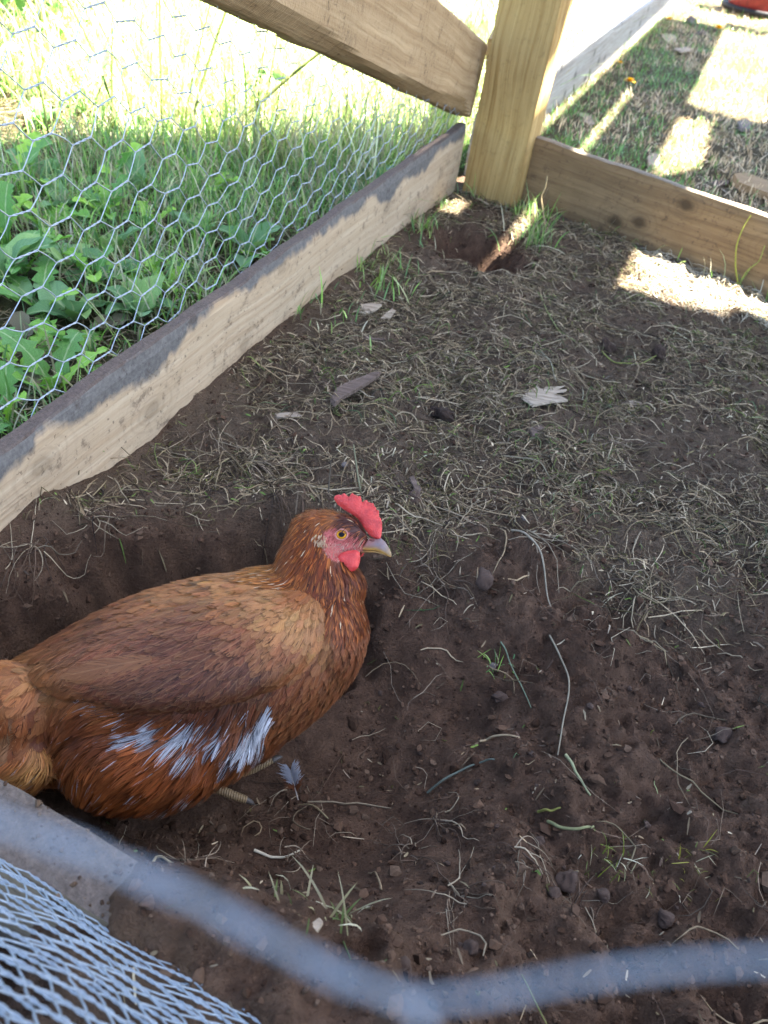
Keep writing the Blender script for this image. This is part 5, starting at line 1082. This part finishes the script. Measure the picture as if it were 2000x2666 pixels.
for (px, py, r, lb, ms) in (
    (1075, 1512, 19, 'reddish stone lying below the single green sprout', SM), (1557, 1597, 24, 'large round reddish stone near the right edge', SM), (1433, 1985, 20, 'upright reddish stone right of the large clod', SM), (1020, 2052, 22, 'oval reddish stone low in the middle of the run', SM), (1225, 1905, 27, 'large clod-like stone with roots draped over it', SM), (1195, 1930, 16, 'small stone left of the large clod-like stone', SM), (1165, 1818, 13, 'stone beside the curled green stem', SM), (870, 2092, 20, 'rust-red stone at the bottom of the run', SM), (1300, 1935, 15, 'reddish stone right of the clod-like stone', SM),
    (1045, 1255, 24, 'flat brown stone half sunk right of the wattle', SM), (895, 1082, 17, 'oval stone above the comb to the right', SM), (870, 1395, 9, 'little grey pebble at the breast of the hen', SG), (960, 905, 24, 'dark knobbly clod in the middle of the run', CM), (940, 895, 15, 'dark clod beside the knobbly one', CM), (1310, 755, 19, 'brown dung lump in the dry grass', CM), (1420, 770, 17, 'dark lump right of the brown dung lump', CM), (1065, 1440, 9, 'pebble above the green sprout', SG), (745, 1005, 7, 'tiny blue-grey pebble behind the comb', SG), (1130, 1122, 8, 'pale pebble in the dry grass on the right', SG), (1490, 55, 15, 'grey-brown stone on the far lawn', SG), (1512, 78, 11, 'smaller stone beside the far grey-brown stone', SG), (1545, 77, 10, 'dark flat lump right of the far stones', CM)):
    put('stone' if ms is not CM else 'clod', ms[rg.integers(0, len(ms))], px, py, r, lb, 'stone' if ms is not CM else 'clod')
for k in range(45):
    px, py = rg.uniform(820, 1640), rg.uniform(1480, 2180)
    put('pebble', (SM+CM)[rg.integers(0, 8)], px, py, rg.uniform(4, 9), 'small reddish pebble half sunk in the bare soil', 'pebble', 'pebbles on the bare soil')
def m_chip(name, c1, c2):
    t = NT(name); o = t.obj(); g = t.noise(1.0, t.mapping(o, (25, 320, 200)), 4, .6); c = t.mix(t.ramp(g, .3, .7), c1, c2); return t.p(Base_Color=c, Roughness=.85, Normal=t.bump(g, .7, .002), Specular_IOR_Level=.2)
M['chip_pale'] = m_chip('pale_wood', lin((186, 170, 148)), lin((134, 118, 98))); M['chip_brown'] = m_chip('brown_bark', lin((124, 106, 94)), lin((84, 70, 60)))
def chip(outline, label, mat, th=.003, lift=.004, name='wood_chip', curve=.0):
    """flake given by its outline as it lies on the soil"""
    o2 = np.array(outline, float); c = o2.mean(0); p = at(c[0], c[1], 0.0)
    for _ in range(3): p = at(c[0], c[1], float(hz(p[0], p[1])))
    z0 = p[2]+lift; P = np.array([at(a, b, z0) for a, b in o2]); bm = bmesh.new(); vs = [bm.verts.new(tuple(q-p)) for q in P]; f = bm.faces.new(vs)
    if f.normal.z < 0: bmesh.ops.reverse_faces(bm, faces=[f])
    ex = bmesh.ops.extrude_face_region(bm, geom=[f]); 
    for v in ex['geom']:
        if isinstance(v, bmesh.types.BMVert): v.co.z += th; v.co.x *= .94; v.co.y *= .94
    for v in bm.verts: v.co.z += rg.normal(0, .0008)+curve*(v.co.x**2+v.co.y**2)*20
    bmesh.ops.recalc_face_normals(bm, faces=bm.faces); bmesh.ops.bevel(bm, geom=bm.edges[:], offset=.0006, segments=1, affect='EDGES'); me = bpy.data.meshes.new(name); bm.to_mesh(me); bm.free(); me.materials.append(mat)
    o = bpy.data.objects.new(name, me); COL.objects.link(o); o.location = p; tag(o, label, 'wood chip')
chip([(1125, 862), (1132, 846), (1160, 838), (1195, 836), (1222, 834), (1205, 843), (1226, 842), (1220, 850), (1200, 852), (1228, 868), (1190, 872), (1150, 880)], 'pale split wood chip with frayed right end in the middle of the run', M['chip_pale'])
chip([(712, 868), (722, 846), (745, 834), (775, 822), (806, 808), (824, 806), (818, 816), (795, 832), (768, 848), (742, 862), (722, 880)], 'long brown bark chip lying above the hen head', M['chip_brown'], .006)
chip([(764, 674), (780, 660), (806, 656), (826, 660), (812, 672), (790, 680)], 'pale flat bark chip near the left kick board', M['chip_pale']); chip([(820, 690), (845, 668), (856, 672), (842, 690)], 'small pale chip right of the flat bark chip', M['chip_pale'])
chip([(775, 722), (810, 724), (838, 728), (832, 736), (790, 734)], 'thin grey sliver below the flat bark chip', M['chip_brown'], .002); chip([(590, 895), (640, 890), (694, 916), (690, 920), (640, 902), (596, 904)], 'narrow stick-like splinter by the left kick board', M['chip_pale'], .002)
chip([(882, 1034), (892, 1030), (910, 1060), (905, 1072), (896, 1064)], 'pointed brown flake above the oval stone', M['chip_brown'], .003); chip([(628, 2040), (655, 2010), (690, 1985), (700, 1995), (680, 2025), (645, 2042)], 'pale wood flake low down by the near board', M['chip_pale'])
chip([(1140, 925), (1165, 920), (1185, 934), (1170, 948), (1150, 945)], 'brown flake under the split chip', M['chip_brown']); chip([(1340, 872), (1368, 866), (1390, 872), (1372, 882), (1350, 884)], 'buff flake right of the split chip', M['chip_pale'], .002)
chip([(1248, 244), (1262, 242), (1280, 256), (1286, 270), (1278, 276), (1262, 264)], 'pale curved leaf lying behind the right kick board', M['chip_pale'], .002); chip([(1455, 106), (1478, 102), (1500, 104), (1494, 112), (1470, 114)], 'cream wood chip on the far lawn', M['chip_pale']); chip([(1428, 78), (1442, 66), (1462, 80), (1460, 92), (1440, 94)], 'buff leaf scrap on the far lawn', M['chip_pale'], .002)
chip([(1395, 346), (1402, 338), (1424, 342), (1420, 366), (1398, 366)], 'sunlit square wood offcut behind the right kick board', M['chip_pale'], .012); chip([(1535, 395), (1548, 388), (1575, 392), (1572, 400), (1545, 404)], 'dark bark piece by the sunlit log', M['chip_brown'])
chip([(1590, 268), (1612, 262), (1622, 272), (1616, 286), (1596, 284)], 'whitish dropping on the second run', M['stone_grey'], .010)
# sunlit split log behind the right board
def log(p0, p1, r, label):
    p0 = np.asarray(p0); p1 = np.asarray(p1); t = np.linspace(0, 1, 24)[:, None]; P = p0+(p1-p0)*t+np.array([0, 0, 1])*.006*np.sin(t*7); R = r*(1+.12*np.sin(np.linspace(0, 9, 24))+rg.normal(0, .03, 24)); V, Fq = tubes(P[None], R[None], 14); V = np.concatenate([V, [P[0], P[-1]]]); k = np.arange(14); k2 = (k+1) % 14; n_ = len(V)
    cap = np.concatenate([np.stack([np.full(14, n_-2), k2, k], 1), np.stack([np.full(14, n_-1), 23*14+k, 23*14+k2], 1)]); e = mk('split_log', V, [Fq, cap], M['log']); tag(e, label, 'log')
M['log'] = m_chip('log_wood', lin((176, 150, 112)), lin((128, 102, 72)))
chip([(1575, 388), (1600, 384), (1640, 398), (1700, 420), (1760, 440), (1750, 470), (1690, 446), (1630, 424), (1585, 406)], 'sunlit split plank offcut behind the right kick board', M['log'], .018, .004, 'plank_offcut')
# curled stems
def stem(pts, r, col, label, name='plant_stem', zoff=None, cat='stem', group=None):
    pts = np.array(pts, float); t = np.linspace(0, len(pts)-1, 30); X = np.interp(t, np.arange(len(pts)), pts[:, 0]); Y = np.interp(t, np.arange(len(pts)), pts[:, 1]); Zo = np.interp(t, np.arange(len(pts)), np.zeros(len(pts)) if zoff is None else zoff)
    for _ in range(5):
        for A in (X, Y, Zo): A[1:-1] = (A[:-2]+2*A[1:-1]+A[2:])/4
    P = np.array([at(a, b, 0.0) for a, b in zip(X, Y)]); zm = float(np.mean(hz(P[:, 0], P[:, 1]))); P = np.array([at(a, b, zm) for a, b in zip(X, Y)])
    zs = hz(P[:, 0], P[:, 1])+r+Zo; zs = np.array([max(zs[max(0, k-4):k+5]) for k in range(30)])
    for _ in range(8): zs[1:-1] = (zs[:-2]+2*zs[1:-1]+zs[2:])/4
    P[:, 2] = zs
    S2 = Soup(); V, Fq = tubes(P[None], (r*np.linspace(1, .6, 30))[None], 8); S2.add(V, Fq, lin(np.array(col))); return tag(S2.build(name, M['litter']), label, cat, group)
stem([(1184, 1768), (1205, 1790), (1240, 1802), (1268, 1795), (1280, 1788)], .0016, (132, 134, 92), 'thick curled pale green stem on bare soil'); stem([(1170, 1738), (1190, 1748), (1210, 1746)], .0013, (128, 126, 62), 'short yellow-green stem above the curled one')
stem([(1186, 1375), (1205, 1410), (1226, 1470), (1222, 1520), (1212, 1560), (1206, 1600), (1200, 1640)], .0011, (150, 140, 118), 'long bent dry stem on the bare soil in the middle'); stem([(1075, 1405), (1100, 1440), (1120, 1500), (1138, 1550)], .0009, (122, 136, 110), 'thin green-grey stem left of the long bent stem')
stem([(1216, 1640), (1240, 1670), (1275, 1718)], .0016, (158, 160, 120), 'straight pale stem below the long bent one'); stem([(930, 1690), (980, 1670), (1030, 1655), (1060, 1662)], .0013, (96, 104, 92), 'dark blue-grey grass blade on bare soil'); stem([(1040, 1590), (1060, 1585), (1120, 1600)], .0014, (168, 150, 118), 'buff stem with a hooked end')
stem([(550, 1820), (585, 1834), (620, 1830), (650, 1812)], .0014, (206, 196, 170), 'pale straw with a forked end by the root nest'); stem([(1085, 985), (1160, 1010), (1200, 1050)], .0010, (150, 138, 112), 'dry stem lying above the scratched hollow'); stem([(1300, 760), (1330, 790), (1380, 795), (1430, 770)], .0013, (132, 136, 70), 'olive stem looping between the dung lumps')
stem([(1162, 630), (1180, 680), (1205, 720), (1240, 745)], .0011, (140, 146, 90), 'arched green stem in the dry grass'); stem([(1100, 1160), (1160, 1220), (1200, 1285)], .0013, (164, 152, 130), 'long straight dry stem right of the head'); stem([(1160, 755), (1185, 790), (1200, 830)], .0009, (170, 166, 140), 'thin pale stem beside the split chip')
stem([(330, 1870), (345, 1820), (380, 1850), (410, 1875)], .0012, (196, 184, 150), 'pale arched straw at the near board'); stem([(820, 1935), (810, 1880), (800, 1870)], .001, (150, 130, 100), 'short dry twig on smooth soil')
def upright(pts, zs, r, col, label):
    b = at(pts[0][0], pts[0][1], 0.0); b = at(pts[0][0], pts[0][1], float(hz(b[0], b[1]))); d0 = float((b-EYE)@FW); pts = np.array(pts, float); t = np.linspace(0, len(pts)-1, 24); X = np.interp(t, np.arange(len(pts)), pts[:, 0]); Y = np.interp(t, np.arange(len(pts)), pts[:, 1])
    for _ in range(3):
        for A in (X, Y): A[1:-1] = (A[:-2]+2*A[1:-1]+A[2:])/4
    P = np.array([EYE+ray(a, b_)*(d0-zs*k/23) for k, (a, b_) in enumerate(zip(X, Y))]); S2 = Soup(); V, Fq = tubes(P[None], (r*np.linspace(1, .55, 24))[None], 7); S2.add(V, Fq, lin(np.array(col))); tag(S2.build('plant_stem', M['litter']), label, 'stem')
upright([(1178, 490), (1172, 450), (1168, 425), (1178, 405), (1182, 380)], .06, .0018, (190, 168, 124), 'pale twisted stem standing in front of the right kick board by the post'); upright([(1594, 612), (1588, 575), (1590, 530), (1605, 490), (1622, 464)], .06, .0018, (172, 172, 70), 'tall yellow-green stem at the right kick board'); upright([(1596, 614), (1612, 585), (1640, 565), (1652, 530)], .05, .0016, (160, 164, 80), 'bent yellow-green stem right of the tall one'); upright([(600, 1400), (0, 0)][:1]+[(600, 1395)], .001, .0005, (140, 130, 110), 'tiny stem under the wing') if False else None
upright([(780, 1068), (772, 1020), (764, 960)], .05, .0012, (168, 164, 130), 'pale grass stem standing behind the comb'); upright([(708, 1080), (712, 1030), (715, 995)], .03, .0010, (120, 108, 92), 'grey twig standing left of the comb')
# dandelion heads on the far lawn
M['petal'] = m_strand('yellow_petal', .2, .5, .3, 200, .1)
def flower(px, py, rpx, h, label):
    g = at(px, py, h); e = empty('dandelion_flower', (g[0], g[1], 0.0)); tag(e, label, 'flower', 'yellow dandelion heads'); r = rpx*float((g-EYE)@FW)/1725; n = 60; a = rg.uniform(0, 6.28, n); el = rg.uniform(.1, 1.3, n); d = np.stack([np.cos(a)*np.cos(el), np.sin(a)*np.cos(el), np.sin(el)*.6], -1); t = np.linspace(0, 1, 3); P = g+d[:, None, :]*(t[None, :, None]*r); sd = nrm(np.stack([-np.sin(a), np.cos(a), 0*a], -1)); S2 = Soup(); V, Fq = ribbons(P, sd[:, None, :], np.full((n, 3), r*.13)*np.array([.5, 1, .8])); S2.add(V, Fq, np.repeat(pick(lin(np.array([(250, 200, 20), (240, 180, 10)])), n, rg, .1), 6, axis=0)); keep(S2.build('flower_head', M['petal']), e)
    S2 = Soup(); P = np.array([[g[0]+.01, g[1]+.02, 0.0], [g[0]+.004, g[1]+.006, h*.6], g]); V, Fq = tubes(P[None], np.array([[.002, .0016, .0014]]), 6); S2.add(V, Fq, lin(np.array((120, 140, 70)))); keep(S2.build('stem', M['grass']), e)
flower(1360, 176, 13, .06, 'open yellow dandelion head behind the right kick board'); flower(1553, 62, 12, .05, 'yellow dandelion head far right by the sunlit patch'); flower(1445, 42, 8, .05, 'yellow dandelion head beside the far kick board'); flower(1340, 136, 7, .05, 'small half-closed dandelion head by the far board'); flower(665, 770, 6, .006, 'yellow petal head fallen by the left kick board')
for (px, py, tx_, ty_, lb) in ((1275, 170, 1290, 105, 'thin stalk at the near end of the far board'), (1330, 150, 1350, 90, 'second thin stalk beside the far board'), (1240, 205, 1232, 150, 'bud stalk next to the post'), (1262, 195, 1275, 150, 'bud stalk right of the one next to the post')):
    upright([(px, py), ((px+tx_)/2+3, (py+ty_)/2), (tx_, ty_)], .05, .0022, (110, 124, 66), lb)
# red feeder at the far end
def lathe(name, c, prof, mat, parent, n=36):
    th = np.arange(n)*2*np.pi/n; prof = np.array(prof); V = np.zeros((len(prof), n, 3)); V[..., 0] = c[0]+prof[:, :1]*np.cos(th); V[..., 1] = c[1]+prof[:, :1]*np.sin(th); V[..., 2] = c[2]+prof[:, 1:2]; k = len(prof); i_ = np.arange(k-1)[:, None]*n+np.arange(n)[None]; j_ = np.arange(k-1)[:, None]*n+(np.arange(n)+1) % n
    return keep(mk(name, V.reshape(-1, 3), [np.stack([i_, j_, j_+n, i_+n], -1).reshape(-1, 4)], mat), parent)
fc = at(1634, 34, 0.0); fe = empty('poultry_feeder', tuple(fc)); tag(fe, 'red feeder on a dark tray at the far top right of the run', 'feeder')
lathe('tray', fc, [(0, .01), (.22, .01), (.24, .02), (.24, .05), (.23, .05), (.22, .02), (.2, .015)], m_simple('dark_tray', lin((46, 40, 40)), lin((30, 28, 28)), 40, .6), fe); lathe('hopper', fc, [(.0, .02), (.19, .02), (.2, .05), (.2, .42), (.18, .46), (.03, .5), (0, .5)], m_simple('red_plastic', lin((170, 56, 44)), lin((130, 40, 34)), 30, .4), fe)
# loose feather in front of the toes
fb = at(632, 1690, 0.0); fb = at(640, 1712, float(hz(fb[0], fb[1]))+.003); fe = empty('loose_feather', tuple(fb)); tag(fe, 'downy blue-white feather with brown tip stuck in the soil in front of the toes', 'feather'); S2 = Soup(); n = 260; t = np.linspace(0, 1, 6)
ft = atd(626, 1660, float((fb-EYE)@FW)-.012); ax_ = ft-fb; u = rg.random(n); base = fb+ax_*(u*.9)[:, None]; sdv = nrm(np.cross(ax_, FW)); sg_ = rg.choice([-1, 1], n); L = .013*rg.uniform(.4, 1.3, n); d = nrm(sdv*sg_[:, None]+nrm(ax_)*1.5+rg.normal(0, .3, (n, 3))); P = base[:, None, :]+d[:, None, :]*(L[:, None]*t)[..., None]; P[..., 2] += .002*np.sin(t*3)[None]
V, Fq = ribbons(P, np.broadcast_to(nrm(np.cross(d, FW))[:, None, :], P.shape), np.full((n, 6), .00035)*np.array([1, 1, 1, .9, .7, .2])); C = np.where((u > .25)[:, None], lin(np.array((176, 178, 184))), lin(np.array((120, 72, 44)))); S2.add(V, Fq, np.repeat(C, 12, axis=0)); keep(S2.build('barbs', M['fluff']), fe)
S2 = Soup(); V, Fq = tubes(np.array([fb-ax_*.3, fb+ax_*.5, ft])[None], np.array([[.0007, .0006, .0002]]), 6); S2.add(V, Fq, lin(np.array((210, 200, 186)))); keep(S2.build('shaft', M['fluff']), fe)
